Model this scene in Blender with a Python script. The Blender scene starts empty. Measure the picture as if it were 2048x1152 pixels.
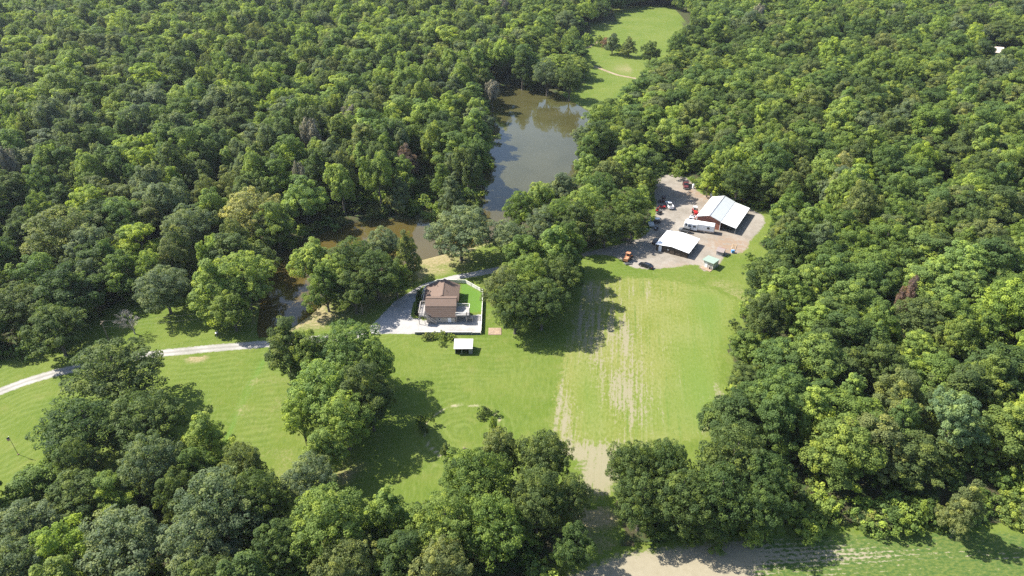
import bpy, bmesh, math, random
import numpy as np
from math import radians as rad
from mathutils import Vector

S = bpy.context.scene
COL = S.collection
RNG = np.random.default_rng(11)
random.seed(5)

# ------------------------------------------------------------------ camera
CAM_H, FPX, PITCH = 115.0, 1390.0, rad(33.0)
cd = bpy.data.cameras.new('camera')
cd.sensor_width = 36.0
cd.lens = FPX / 2048 * 36.0
cd.clip_start = 1.0
cd.clip_end = 9000.0
cam = bpy.data.objects.new('camera', cd)
COL.objects.link(cam)
cam.location = (0, 0, CAM_H)
cam.rotation_euler = (rad(90) - PITCH, 0, 0)
S.camera = cam

# ------------------------------------------------------------------ sky, sun, exposure
SUN_AZ, SUN_EL = rad(-20.0), rad(47.0)        # direction the shadows run (from +X), height of the sun
w = bpy.data.worlds.new('World')
S.world = w
w.use_nodes = True
nt = w.node_tree
sky = nt.nodes.new('ShaderNodeTexSky')
sky.sky_type = 'NISHITA'
sky.sun_disc = False
sky.sun_elevation = SUN_EL
sx, sy = -math.cos(SUN_AZ), -math.sin(SUN_AZ)
sky.sun_rotation = math.atan2(sx, sy)
sky.altitude = 200
sky.air_density = 1.0
sky.dust_density = 1.2
bg = nt.nodes['Background']
bg.inputs['Strength'].default_value = 0.090
nt.links.new(sky.outputs[0], bg.inputs['Color'])
sd_ = bpy.data.lights.new('sun', 'SUN')
sd_.energy = 4.2
sd_.angle = rad(0.53)
sd_.color = (1.0, 0.95, 0.87)
sun = bpy.data.objects.new('sun', sd_)
COL.objects.link(sun)
dv = Vector((math.cos(SUN_AZ) * math.cos(SUN_EL), math.sin(SUN_AZ) * math.cos(SUN_EL), -math.sin(SUN_EL)))
sun.rotation_euler = dv.to_track_quat('-Z', 'Y').to_euler()
S.view_settings.view_transform = 'Standard'
S.view_settings.look = 'None'
S.view_settings.exposure = 1.72
S.view_settings.gamma = 1.0
S.view_settings.use_curve_mapping = False
S.render.engine = 'CYCLES'
S.cycles.max_bounces = 5
S.cycles.diffuse_bounces = 3
S.cycles.glossy_bounces = 2
S.cycles.transmission_bounces = 3
S.cycles.transparent_max_bounces = 4
S.cycles.caustics_reflective = False
S.cycles.caustics_refractive = False
S.cycles.use_denoising = False


# ------------------------------------------------------------------ helpers
def at(px, py, z=0.0):
    """real place on the level z of a point measured in the photograph (2048 x 1152)"""
    a = (px - 1024) / FPX
    b = -(py - 576) / FPX
    d = (a, math.cos(PITCH) + b * math.sin(PITCH), -math.sin(PITCH) + b * math.cos(PITCH))
    t = (z - CAM_H) / d[2]
    return np.array([t * d[0], t * d[1], z])


def P(pts, z=0.0):
    return np.array([at(x, y, z)[:2] for x, y in pts])


def tag(o, label=None, cat=None, group=None, kind=None):
    if label: o['label'] = label
    if cat: o['category'] = cat
    if group: o['group'] = group
    if kind: o['kind'] = kind
    return o


def empty(name, loc=(0, 0, 0), rz=0.0, label=None, cat=None, group=None, scale=None):
    o = bpy.data.objects.new(name, None)
    COL.objects.link(o)
    o.empty_display_size = 0.3
    o.location = loc
    o.rotation_euler = (0, 0, rz)
    if scale: o.scale = scale
    return tag(o, label, cat, group)


def link(name, me, parent=None):
    o = bpy.data.objects.new(name, me)
    COL.objects.link(o)
    if parent is not None: o.parent = parent
    return o


class MB:
    def __init__(s):
        s.v, s.f, s.m = [], [], []

    def poly(s, pts, m=0):
        n = len(s.v)
        s.v += [tuple(map(float, p)) for p in pts]
        s.f.append(tuple(range(n, n + len(pts))))
        s.m.append(m)
        return s

    def box(s, c, d, rz=0.0, m=0, rx=0.0):
        x, y, z = (k / 2 for k in d)
        n = len(s.v)
        for a in (-1, 1):
            for b in (-1, 1):
                for e in (-1, 1):
                    p = Vector((a * x, b * y, e * z))
                    if rx: p = Vector((p.x, p.y * math.cos(rx) - p.z * math.sin(rx), p.y * math.sin(rx) + p.z * math.cos(rx)))
                    s.v.append((c[0] + p.x * math.cos(rz) - p.y * math.sin(rz), c[1] + p.x * math.sin(rz) + p.y * math.cos(rz), c[2] + p.z))
        for q in ((0, 1, 3, 2), (4, 6, 7, 5), (0, 4, 5, 1), (2, 3, 7, 6), (0, 2, 6, 4), (1, 5, 7, 3)):
            s.f.append(tuple(n + i for i in q))
            s.m.append(m)
        return s

    def bar(s, a, b, wd, ht, m=0):
        """a beam of section wd x ht between two points"""
        a, b = Vector(a), Vector(b)
        d = (b - a).normalized()
        u = d.cross(Vector((0, 0, 1)))
        u = Vector((1, 0, 0)) if u.length < 1e-4 else u.normalized()
        v = u.cross(d)
        n = len(s.v)
        for p in (a, b):
            for i, j in ((-1, -1), (1, -1), (1, 1), (-1, 1)):
                s.v.append(tuple(p + u * (i * wd / 2) + v * (j * ht / 2)))
        for q in ((0, 1, 2, 3), (7, 6, 5, 4), (0, 4, 5, 1), (1, 5, 6, 2), (2, 6, 7, 3), (3, 7, 4, 0)):
            s.f.append(tuple(n + i for i in q))
            s.m.append(m)
        return s

    def cyl(s, a, b, r0, r1=None, n=10, m=0, caps=True):
        r1 = r0 if r1 is None else r1
        a, b = Vector(a), Vector(b)
        d = (b - a).normalized()
        u = d.cross(Vector((0, 0, 1)))
        u = Vector((1, 0, 0)) if u.length < 1e-3 else u.normalized()
        v = d.cross(u)
        k = len(s.v)
        for p, r in ((a, r0), (b, r1)):
            for i in range(n):
                t = 2 * math.pi * i / n
                s.v.append(tuple(p + u * (r * math.cos(t)) + v * (r * math.sin(t))))
        for i in range(n):
            j = (i + 1) % n
            s.f.append((k + i, k + j, k + n + j, k + n + i))
            s.m.append(m)
        if caps:
            s.f.append(tuple(k + i for i in range(n))[::-1])
            s.f.append(tuple(k + n + i for i in range(n)))
            s.m += [m, m]
        return s

    def loft(s, rings, m=0, caps=True):
        k = len(s.v)
        n = len(rings[0])
        for r in rings: s.v += [tuple(map(float, p)) for p in r]
        for a in range(len(rings) - 1):
            for i in range(n):
                j = (i + 1) % n
                s.f.append((k + a * n + i, k + a * n + j, k + (a + 1) * n + j, k + (a + 1) * n + i))
                s.m.append(m)
        if caps:
            s.f.append(tuple(k + i for i in range(n))[::-1])
            s.f.append(tuple(k + (len(rings) - 1) * n + i for i in range(n)))
            s.m += [m, m]
        return s

    def mesh(s, name, mats):
        me = bpy.data.meshes.new(name)
        me.from_pydata(s.v, [], s.f)
        for q in (mats if isinstance(mats, (list, tuple)) else [mats]): me.materials.append(q)
        me.polygons.foreach_set('material_index', s.m)
        bm = bmesh.new()
        bm.from_mesh(me)
        bmesh.ops.recalc_face_normals(bm, faces=bm.faces)
        bm.to_mesh(me)
        bm.free()
        me.update()
        return me

    def build(s, name, mats, parent=None, loc=None, bevel=0.0, label=None):
        o = link(name, s.mesh(name, mats), parent)
        if loc is not None: o.location = loc
        if bevel:
            b = o.modifiers.new('bevel', 'BEVEL')
            b.width = bevel
            b.segments = 2
            b.limit_method = 'ANGLE'
        if label: o['label'] = label
        return o


def slab(pts, t):
    """closed solid: a flat roof plate of thickness t below its top outline"""
    mb = MB()
    n = len(pts)
    top = [Vector(p) for p in pts]
    bot = [p - Vector((0, 0, t)) for p in top]
    mb.poly(top)
    mb.poly(bot[::-1])
    for i in range(n):
        j = (i + 1) % n
        mb.poly([top[i], bot[i], bot[j], top[j]])
    return mb


def join(*mbs):
    r = MB()
    for q in mbs:
        k = len(r.v)
        r.v += q.v
        r.f += [tuple(i + k for i in f) for f in q.f]
        r.m += q.m
    return r


# ------------------------------------------------------------------ materials
class NT:
    def __init__(s, name, rough=0.8, spec=0.2):
        s.mat = bpy.data.materials.new(name)
        s.mat.use_nodes = True
        s.t = s.mat.node_tree
        s.b = s.t.nodes['Principled BSDF']
        s.b.inputs['Roughness'].default_value = rough
        s.b.inputs['Specular IOR Level'].default_value = spec

    def n(s, typ, **kw):
        q = s.t.nodes.new(typ)
        for k, v in kw.items():
            if k.startswith('i_'):
                q.inputs[int(k[2:]) if k[2:].isdigit() else k[2:].replace('_', ' ')].default_value = v
            else: setattr(q, k, v)
        return q

    def l(s, a, b): s.t.links.new(a, b)

    def val(s, x): return x

    def put(s, sock, x):
        if hasattr(x, 'is_output'): s.l(x, sock)
        else: sock.default_value = x

    def math(s, op, a, b=0.0, clamp=False):
        q = s.n('ShaderNodeMath', operation=op, use_clamp=clamp)
        s.put(q.inputs[0], a)
        s.put(q.inputs[1], b)
        return q.outputs[0]

    def mix(s, f, a, b, typ='MIX'):
        q = s.n('ShaderNodeMix', data_type='RGBA', blend_type=typ)
        s.put(q.inputs[0], f)
        for i, x in ((6, a), (7, b)):
            if not hasattr(x, 'is_output') and len(x) == 3: x = (*x, 1)
            s.put(q.inputs[i], x)
        return q.outputs[2]

    def noise(s, vec, scale, detail=3.0, rough=0.55):
        q = s.n('ShaderNodeTexNoise')
        q.inputs['Scale'].default_value = scale
        q.inputs['Detail'].default_value = detail
        q.inputs['Roughness'].default_value = rough
        if vec is not None: s.l(vec, q.inputs['Vector'])
        return q.outputs[0]

    def rng(s, x, a, b, c=0.0, d=1.0, smooth=True):
        q = s.n('ShaderNodeMapRange', interpolation_type='SMOOTHSTEP' if smooth else 'LINEAR')
        s.put(q.inputs[0], x)
        for i, v in enumerate((a, b, c, d)): q.inputs[i + 1].default_value = v
        return q.outputs[0]

    def attr(s, name, out=2): return s.n('ShaderNodeAttribute', attribute_name=name).outputs[out]

    def pos(s): return s.n('ShaderNodeNewGeometry').outputs['Position']

    def obj(s): return s.n('ShaderNodeTexCoord').outputs['Object']

    def scaled(s, vec, sc, rz=0.0):
        q = s.n('ShaderNodeMapping')
        q.inputs['Scale'].default_value = sc
        q.inputs['Rotation'].default_value = (0, 0, rz)
        s.l(vec, q.inputs['Vector'])
        return q.outputs[0]

    def bump(s, h, strength=0.4, dist=0.05):
        q = s.n('ShaderNodeBump')
        q.inputs['Strength'].default_value = strength
        q.inputs['Distance'].default_value = dist
        s.l(h, q.inputs['Height'])
        s.l(q.outputs[0], s.b.inputs['Normal'])

    def col(s, c): s.put(s.b.inputs['Base Color'], c)


def plain(name, c, rough=0.6, spec=0.3, var=0.12, scale=2.0, metal=0.0, c2=None):
    q = NT(name, rough, spec)
    o = q.obj()
    f = q.noise(o, scale, 4)
    k = c2 if c2 else tuple(x * (1 - var * 2) for x in c)
    q.col(q.mix(q.rng(f, 0.3, 0.7), k, c))
    q.b.inputs['Metallic'].default_value = metal
    return q.mat


def lined(name, c, axis, period, depth=0.2, rough=0.6, spec=0.3, dirt=None, metal=0.0, dirt_amt=0.5):
    """sheet metal, siding or shingle courses: grooves every `period` metres along an object axis"""
    q = NT(name, rough, spec)
    o = q.obj()
    sp = q.n('ShaderNodeSeparateXYZ')
    q.l(o, sp.inputs[0])
    fr = q.math('FRACT', q.math('DIVIDE', sp.outputs[axis], period))
    g = q.rng(fr, 0.0, 0.16)
    base = q.mix(g, tuple(x * (1 - depth) for x in c), c)
    f = q.noise(o, 0.9, 5, 0.65)
    base = q.mix(q.math('MULTIPLY', q.rng(f, 0.45, 0.75), dirt_amt), base, dirt if dirt else tuple(x * 0.8 for x in c))
    f2 = q.noise(o, 9.0, 2)
    base = q.mix(q.math('MULTIPLY', f2, 0.25), base, tuple(x * 0.65 for x in c))
    q.col(base)
    q.bump(g, 0.5, 0.03)
    q.b.inputs['Metallic'].default_value = metal
    return q.mat


def grass_group():
    """colour of the mown grass from its place: shared by the ground and by the feathered edges of the sheets on it"""
    g = bpy.data.node_groups.new('grass colour', 'ShaderNodeTree')
    g.interface.new_socket('Color', in_out='OUTPUT', socket_type='NodeSocketColor')
    q = NT.__new__(NT)
    q.t = g
    out = g.nodes.new('NodeGroupOutput')
    p = q.pos()
    a = q.noise(p, 0.035, 4, 0.6)
    b = q.noise(p, 0.22, 5, 0.65)
    c = q.noise(p, 1.1, 6, 0.75)
    d = q.noise(q.scaled(p, (1, 0.25, 1), rad(20)), 1.6, 4, 0.7)
    base = q.mix(q.rng(a, 0.35, 0.65), (0.079, 0.117, 0.016), (0.104, 0.135, 0.025))
    base = q.mix(q.math('MULTIPLY', q.rng(b, 0.5, 0.75), 0.55), base, (0.133, 0.141, 0.039))
    base = q.mix(q.math('MULTIPLY', q.rng(b, 0.5, 0.25), 0.45), base, (0.055, 0.093, 0.013))
    base = q.mix(q.math('MULTIPLY', q.rng(c, 0.52, 0.75), 0.35), base, (0.141, 0.153, 0.049))
    base = q.mix(q.math('MULTIPLY', q.rng(c, 0.48, 0.25), 0.40), base, (0.046, 0.077, 0.011))
    base = q.mix(q.math('MULTIPLY', q.rng(d, 0.5, 0.7), 0.40), base, (0.144, 0.166, 0.051))
    base = q.mix(q.math('MULTIPLY', q.rng(d, 0.5, 0.3), 0.40), base, (0.052, 0.087, 0.011))
    q.l(base, out.inputs[0])
    return g


GRASS = grass_group()


def grass(q):
    n = q.n('ShaderNodeGroup')
    n.node_tree = GRASS
    return n.outputs[0]


def sheet_mat(name, builder, edge=0.8, rough=0.95, spec=0.1):
    q = NT(name, rough, spec)
    p = q.pos()
    c = builder(q, p)
    e = q.attr('edge')
    n = q.noise(p, 0.9, 5, 0.7)
    f = q.rng(q.math('ADD', e, q.math('MULTIPLY', q.math('SUBTRACT', n, 0.5), 2.6 * edge)), -0.1 * edge, 0.55 * edge)
    q.col(q.mix(f, grass(q), c))
    q.bump(q.noise(p, 5.0, 3), 0.5, 0.06)
    return q.mat


def gravel_c(q, p, a=(0.30, 0.285, 0.265), b=(0.20, 0.185, 0.165)):
    n = q.noise(p, 0.16, 5, 0.65)
    m = q.noise(p, 2.2, 4, 0.7)
    c = q.mix(q.rng(n, 0.35, 0.7), a, b)
    c = q.mix(q.math('MULTIPLY', q.rng(m, 0.5, 0.8), 0.6), c, tuple(x * 0.62 for x in b))
    return q.mix(q.math('MULTIPLY', q.rng(m, 0.45, 0.2), 0.5), c, tuple(min(1, x * 1.3) for x in a))


def white_gravel_c(q, p): return gravel_c(q, p, (0.32, 0.305, 0.28), (0.22, 0.21, 0.185))


def yard_c(q, p):
    c = gravel_c(q, p, (0.235, 0.212, 0.178), (0.165, 0.146, 0.118))
    n = q.noise(p, 0.11, 4, 0.6)
    c = q.mix(q.math('MULTIPLY', q.rng(n, 0.52, 0.7), 0.35), c, (0.19, 0.155, 0.115))
    d = q.attr('dirt')
    return q.mix(q.math('MULTIPLY', d, q.rng(q.noise(p, 0.6, 4), 0.3, 0.6)), c, (0.205, 0.15, 0.105))


def dirt_c(q, p): return gravel_c(q, p, (0.27, 0.215, 0.15), (0.20, 0.15, 0.10))


def field_c(q, p):
    r = q.scaled(p, (1, 1, 1), rad(8.5))
    row = q.noise(q.scaled(r, (1.15, 0.035, 0.0)), 1.0, 4, 0.65)
    mid = q.noise(q.scaled(r, (1.0, 0.3, 0.0)), 0.5, 5, 0.7)
    fin = q.noise(q.scaled(r, (1.0, 0.5, 0.0)), 1.7, 5, 0.75)
    big = q.noise(p, 0.06, 3)
    c = q.mix(q.rng(big, 0.35, 0.65), (0.122, 0.140, 0.026), (0.155, 0.160, 0.046))
    c = q.mix(q.math('MULTIPLY', q.rng(row, 0.50, 0.74), 0.70), c, (0.190, 0.190, 0.080))
    c = q.mix(q.math('MULTIPLY', q.rng(row, 0.48, 0.28), 0.65), c, (0.070, 0.118, 0.020))
    c = q.mix(q.math('MULTIPLY', q.rng(fin, 0.48, 0.68), 0.6), c, (0.195, 0.205, 0.085))
    c = q.mix(q.math('MULTIPLY', q.rng(fin, 0.48, 0.30), 0.75), c, (0.052, 0.085, 0.016))
    c = q.mix(q.math('MULTIPLY', q.attr('lush'), 0.75), c, q.mix(fin, (0.070, 0.120, 0.020), (0.110, 0.160, 0.030)))
    soil = q.attr('soil')
    k = q.math('ADD', q.math('MULTIPLY', soil, 0.75), q.math('MULTIPLY', q.math('SUBTRACT', row, 0.5), 2.0))
    k = q.math('ADD', k, q.math('MULTIPLY', q.math('SUBTRACT', fin, 0.5), 2.3))
    k = q.math('ADD', k, q.math('MULTIPLY', q.math('SUBTRACT', mid, 0.5), 1.2))
    sc = q.mix(fin, (0.245, 0.220, 0.150), (0.165, 0.145, 0.092))
    return q.mix(q.math('MULTIPLY', q.rng(k, 0.45, 0.95), 0.88), c, sc)


def low_field_c(q, p):
    r = q.scaled(p, (1, 1, 1), rad(-4))
    sp = q.n('ShaderNodeSeparateXYZ')
    q.l(r, sp.inputs[0])
    stripe = q.math('ABSOLUTE', q.math('SINE', q.math('MULTIPLY', sp.outputs[1], 3.1)))
    fin = q.noise(q.scaled(r, (0.5, 1.0, 0.0)), 1.9, 4, 0.72)
    c = q.mix(q.rng(fin, 0.35, 0.65), (0.040, 0.078, 0.018), (0.100, 0.125, 0.030))
    soil = q.attr('soil')
    k = q.math('ADD', q.math('MULTIPLY', soil, 0.9), q.math('MULTIPLY', q.math('SUBTRACT', fin, 0.5), 2.4))
    k = q.math('ADD', k, q.math('MULTIPLY', q.math('SUBTRACT', 0.5, stripe), 0.35))
    sc = q.mix(q.noise(p, 0.9, 4), (0.26, 0.232, 0.165), (0.19, 0.165, 0.11))
    return q.mix(q.rng(k, 0.35, 0.65), c, sc)


def mulch_c(q, p): return q.mix(q.noise(p, 3.0, 4), (0.02, 0.017, 0.014), (0.05, 0.04, 0.03))


M = {}
def drive_c(q, p):
    c = white_gravel_c(q, p)
    e = q.math('ADD', q.attr('edge'), q.math('MULTIPLY', q.math('SUBTRACT', q.noise(p, 0.7, 3), 0.5), 0.5))
    c = q.mix(q.math('MULTIPLY', q.rng(e, 1.15, 1.5), 0.5), c, (0.15, 0.145, 0.12))
    return q.mix(q.math('MULTIPLY', q.rng(e, 0.75, 0.35), 0.45), c, (0.17, 0.165, 0.125))


M['gravel'] = sheet_mat('driveway gravel', drive_c, 0.7)
M['pad'] = sheet_mat('pale gravel', lambda q, p: gravel_c(q, p, (0.32, 0.31, 0.295), (0.24, 0.23, 0.215)), 0.5)
M['yard'] = sheet_mat('yard gravel', yard_c, 1.2)
M['track'] = sheet_mat('dirt track', dirt_c, 1.2)
M['field'] = sheet_mat('crop field', field_c, 3.6)
M['low_field'] = sheet_mat('row crop', low_field_c, 2.5)
M['mulch'] = sheet_mat('mulch', mulch_c, 0.3)
M['asphalt'] = sheet_mat('pale road', lambda q, p: gravel_c(q, p, (0.34, 0.34, 0.35), (0.28, 0.28, 0.29)), 0.5)

M['shingle'] = lined('brown shingles', (0.150, 0.108, 0.085), 1, 0.32, 0.22, 0.9, 0.1, (0.115, 0.085, 0.07))
M['shingle_x'] = lined('brown shingle courses', (0.150, 0.108, 0.085), 0, 0.32, 0.22, 0.9, 0.1, (0.115, 0.085, 0.07))
M['siding'] = lined('beige siding', (0.46, 0.41, 0.34), 2, 0.2, 0.12, 0.7, 0.3)
M['white_metal_x'] = lined('white ribbed metal', (0.74, 0.75, 0.75), 0, 0.45, 0.10, 0.45, 0.5, (0.62, 0.62, 0.6))
M['white_metal_y'] = lined('white ribbed sheet', (0.68, 0.69, 0.69), 1, 0.45, 0.14, 0.45, 0.5, (0.62, 0.62, 0.6))
M['shaded_metal_y'] = lined('shade toned white metal', (0.42, 0.44, 0.44), 1, 0.45, 0.10, 0.5, 0.5, (0.32, 0.35, 0.35))  # white barn roof again, its shaded slope painted in as a darker tone
M['worn_metal'] = lined('weathered white metal', (0.50, 0.48, 0.455), 0, 0.4, 0.22, 0.55, 0.4, (0.36, 0.23, 0.17), 0.0, 0.55)
M['red_wall'] = lined('brick red metal wall', (0.30, 0.115, 0.075), 0, 0.6, 0.28, 0.6, 0.3, (0.25, 0.10, 0.07))
M['dark_boards'] = lined('dark brown boards', (0.085, 0.068, 0.052), 2, 0.24, 0.3, 0.85, 0.1, (0.06, 0.05, 0.04))
M['green_metal'] = lined('pale green metal', (0.235, 0.300, 0.240), 0, 0.4, 0.12, 0.5, 0.4)
M['rust_metal'] = lined('rusty roof metal', (0.25, 0.135, 0.10), 0, 0.35, 0.2, 0.8, 0.2, (0.17, 0.09, 0.07))
M['faded_metal'] = lined('faded pink grey metal', (0.215, 0.18, 0.165), 0, 0.35, 0.15, 0.7, 0.2, (0.30, 0.2, 0.17))
M['grey_wood'] = plain('grey painted boards', (0.40, 0.385, 0.36), 0.8, 0.2)
M['shed_wall'] = lined('pale shed boards', (0.50, 0.47, 0.42), 0, 0.3, 0.1, 0.7, 0.2)
M['grey_wall'] = lined('grey shed boards', (0.27, 0.26, 0.25), 0, 0.25, 0.2, 0.8, 0.2)
M['concrete'] = plain('concrete', (0.42, 0.40, 0.37), 0.9, 0.1)
M['dark_concrete'] = plain('grey block', (0.17, 0.175, 0.18), 0.9, 0.1)
M['tan_slab'] = plain('sandy slab', (0.30, 0.22, 0.155), 0.9, 0.1, 0.2, 3.0)
M['tan_wood'] = plain('new wood', (0.50, 0.37, 0.24), 0.8, 0.2)
M['rail'] = plain('weathered deck wood', (0.42, 0.38, 0.335), 0.85, 0.15)
M['deckfloor'] = lined('deck boards', (0.30, 0.285, 0.27), 0, 0.15, 0.3, 0.85, 0.1)
M['vinyl'] = plain('pale vinyl', (0.60, 0.58, 0.53), 0.6, 0.3, 0.06)
M['white'] = plain('white paint', (0.78, 0.78, 0.77), 0.4, 0.5, 0.04)
M['cream'] = plain('cream paint', (0.56, 0.52, 0.46), 0.4, 0.5, 0.06)
M['glass'] = plain('dark glass', (0.02, 0.024, 0.028), 0.08, 0.5, 0.05)
M['black'] = plain('black paint', (0.012, 0.013, 0.016), 0.18, 0.6, 0.05)
M['rubber'] = plain('rubber', (0.022, 0.022, 0.023), 0.85, 0.2)
M['steel'] = plain('steel', (0.42, 0.42, 0.43), 0.4, 0.5, 0.1, 5.0, 0.6)
M['red'] = plain('red paint', (0.42, 0.022, 0.018), 0.4, 0.5, 0.1)
M['darkred'] = plain('dull dark red paint', (0.10, 0.022, 0.022), 0.55, 0.4)
M['orange'] = plain('orange paint', (0.44, 0.20, 0.105), 0.5, 0.4, 0.12)
M['blue'] = plain('blue plastic', (0.05, 0.22, 0.48), 0.4, 0.4)
M['darkblue'] = plain('dark blue paint', (0.02, 0.035, 0.075), 0.4, 0.5)
M['grey'] = plain('grey paint', (0.10, 0.105, 0.105), 0.4, 0.5)
M['palegrey'] = plain('pale grey paint', (0.45, 0.46, 0.45), 0.5, 0.4)
M['dark'] = plain('dark plastic', (0.03, 0.03, 0.032), 0.6, 0.3)
M['pole'] = plain('pole wood', (0.22, 0.175, 0.13), 0.9, 0.1)
M['taupe'] = plain('taupe stripe', (0.33, 0.285, 0.245), 0.4, 0.5)
M['bark'] = plain('bark', (0.16, 0.14, 0.115), 0.95, 0.1, 0.25, 1.5)
M['pale_bark'] = plain('pale bare twigs', (0.36, 0.325, 0.29), 0.95, 0.1, 0.15, 1.5)
M['peach'] = plain('peach roof', (0.60, 0.50, 0.42), 0.7, 0.2)


def flag_mat():
    q = NT('flag cloth', 0.8, 0.2)
    o = q.obj()
    sp = q.n('ShaderNodeSeparateXYZ')
    q.l(o, sp.inputs[0])
    s = q.math('GREATER_THAN', q.math('SINE', q.math('MULTIPLY', sp.outputs[2], 38.0)), 0.0)
    c = q.mix(s, (0.45, 0.05, 0.05), (0.62, 0.6, 0.56))
    can = q.math('MULTIPLY', q.math('LESS_THAN', sp.outputs[0], 0.42), q.math('GREATER_THAN', sp.outputs[2], -0.45))
    q.col(q.mix(can, c, (0.03, 0.04, 0.11)))
    return q.mat


M['flag'] = flag_mat()


def leaf_mat(name, cols, trans=0.42):
    """leaves: the tree picks its own shade between the given colours, each clump its own tone"""
    q = NT(name, 0.6, 0.12)
    r = q.n('ShaderNodeObjectInfo').outputs['Random']
    cr = q.n('ShaderNodeValToRGB')
    el = cr.color_ramp.elements
    while len(el) < len(cols): el.new(0.5)
    for i, c in enumerate(cols):
        el[i].position = i / max(1, len(cols) - 1)
        el[i].color = (*c, 1)
    q.l(r, cr.inputs[0])
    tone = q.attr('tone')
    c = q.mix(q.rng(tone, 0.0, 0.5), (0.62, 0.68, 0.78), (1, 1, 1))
    c = q.mix(q.rng(tone, 0.5, 1.0), c, (1.60, 1.42, 1.0))  # pale warm end paints sunlit clumps on top of natural leaf variation
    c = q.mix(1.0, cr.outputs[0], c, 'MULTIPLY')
    q.col(c)
    tr = q.n('ShaderNodeBsdfTranslucent')
    q.l(q.mix(1.0, c, (1.35, 1.4, 0.75), 'MULTIPLY'), tr.inputs['Color'])
    mx = q.n('ShaderNodeMixShader')
    mx.inputs[0].default_value = trans
    q.l(q.b.outputs[0], mx.inputs[1])
    q.l(tr.outputs[0], mx.inputs[2])
    q.l(mx.outputs[0], q.t.nodes['Material Output'].inputs['Surface'])
    return q.mat


LEAF = {
    'mid': leaf_mat('mid green leaves', [(0.110, 0.162, 0.037), (0.138, 0.200, 0.044), (0.170, 0.218, 0.051), (0.125, 0.190, 0.054), (0.094, 0.146, 0.041)]),
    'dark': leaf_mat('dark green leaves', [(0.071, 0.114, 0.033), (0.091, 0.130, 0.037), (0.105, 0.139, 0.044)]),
    'grey': leaf_mat('grey green leaves', [(0.129, 0.167, 0.075), (0.147, 0.186, 0.092), (0.119, 0.159, 0.071)]),
    'light': leaf_mat('light green leaves', [(0.189, 0.263, 0.054), (0.221, 0.283, 0.068), (0.174, 0.253, 0.068)]),
    'yellow': leaf_mat('yellow green leaves', [(0.216, 0.289, 0.046), (0.254, 0.317, 0.065), (0.186, 0.260, 0.050)]),
    'olive': leaf_mat('olive leaves', [(0.138, 0.170, 0.053), (0.164, 0.188, 0.068)]),
    'gold': leaf_mat('yellowing leaves', [(0.266, 0.272, 0.095), (0.285, 0.289, 0.116)]),
    'rust': leaf_mat('browning leaves', [(0.210, 0.134, 0.109), (0.186, 0.134, 0.111)]),
    'needle': leaf_mat('pale pine needles', [(0.151, 0.217, 0.088), (0.161, 0.227, 0.098)]),
    'twig': leaf_mat('grey twigs', [(0.176, 0.166, 0.119), (0.201, 0.191, 0.145)], 0.1),
}


# ------------------------------------------------------------------ the outlines of the place (traced points turned into places on the ground)
def sdist(X, Y, poly):
    """signed distance to an outline, positive inside"""
    n = len(poly)
    d2 = np.full(X.shape, 1e18)
    ins = np.zeros(X.shape, bool)
    for i in range(n):
        x0, y0 = poly[i]
        x1, y1 = poly[(i + 1) % n]
        ex, ey = x1 - x0, y1 - y0
        t = np.clip(((X - x0) * ex + (Y - y0) * ey) / (ex * ex + ey * ey + 1e-12), 0, 1)
        d2 = np.minimum(d2, (X - x0 - t * ex) ** 2 + (Y - y0 - t * ey) ** 2)
        c = (y0 > Y) != (y1 > Y)
        ins ^= c & (X < ex * (Y - y0) / (ey if abs(ey) > 1e-12 else 1e-12) + x0)
    d = np.sqrt(d2)
    return np.where(ins, d, -d)


def ldist(X, Y, line):
    d2 = np.full(X.shape, 1e18)
    for (x0, y0), (x1, y1) in zip(line[:-1], line[1:]):
        ex, ey = x1 - x0, y1 - y0
        t = np.clip(((X - x0) * ex + (Y - y0) * ey) / (ex * ex + ey * ey), 0, 1)
        d2 = np.minimum(d2, (X - x0 - t * ex) ** 2 + (Y - y0 - t * ey) ** 2)
    return np.sqrt(d2)


def smooth(p, k=2):
    """round the corners of an outline"""
    for _ in range(k):
        q = np.roll(p, -1, 0)
        p = np.stack([p * 0.75 + q * 0.25, p * 0.25 + q * 0.75], 1).reshape(-1, 2)
    return p


def vnoise(X, Y, cell, seed):
    g = np.random.default_rng(seed).random((257, 257))
    x, y = X / cell + 1000.3, Y / cell + 1000.7
    i, j = np.floor(x).astype(int), np.floor(y).astype(int)
    u, v = x - i, y - j
    u, v = u * u * (3 - 2 * u), v * v * (3 - 2 * v)
    i, j = i % 256, j % 256
    return (g[i, j] * (1 - u) + g[i + 1, j] * u) * (1 - v) + (g[i, j + 1] * (1 - u) + g[i + 1, j + 1] * u) * v


def sstep(x, a, b):
    t = np.clip((x - a) / (b - a), 0, 1)
    return t * t * (3 - 2 * t)


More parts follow.
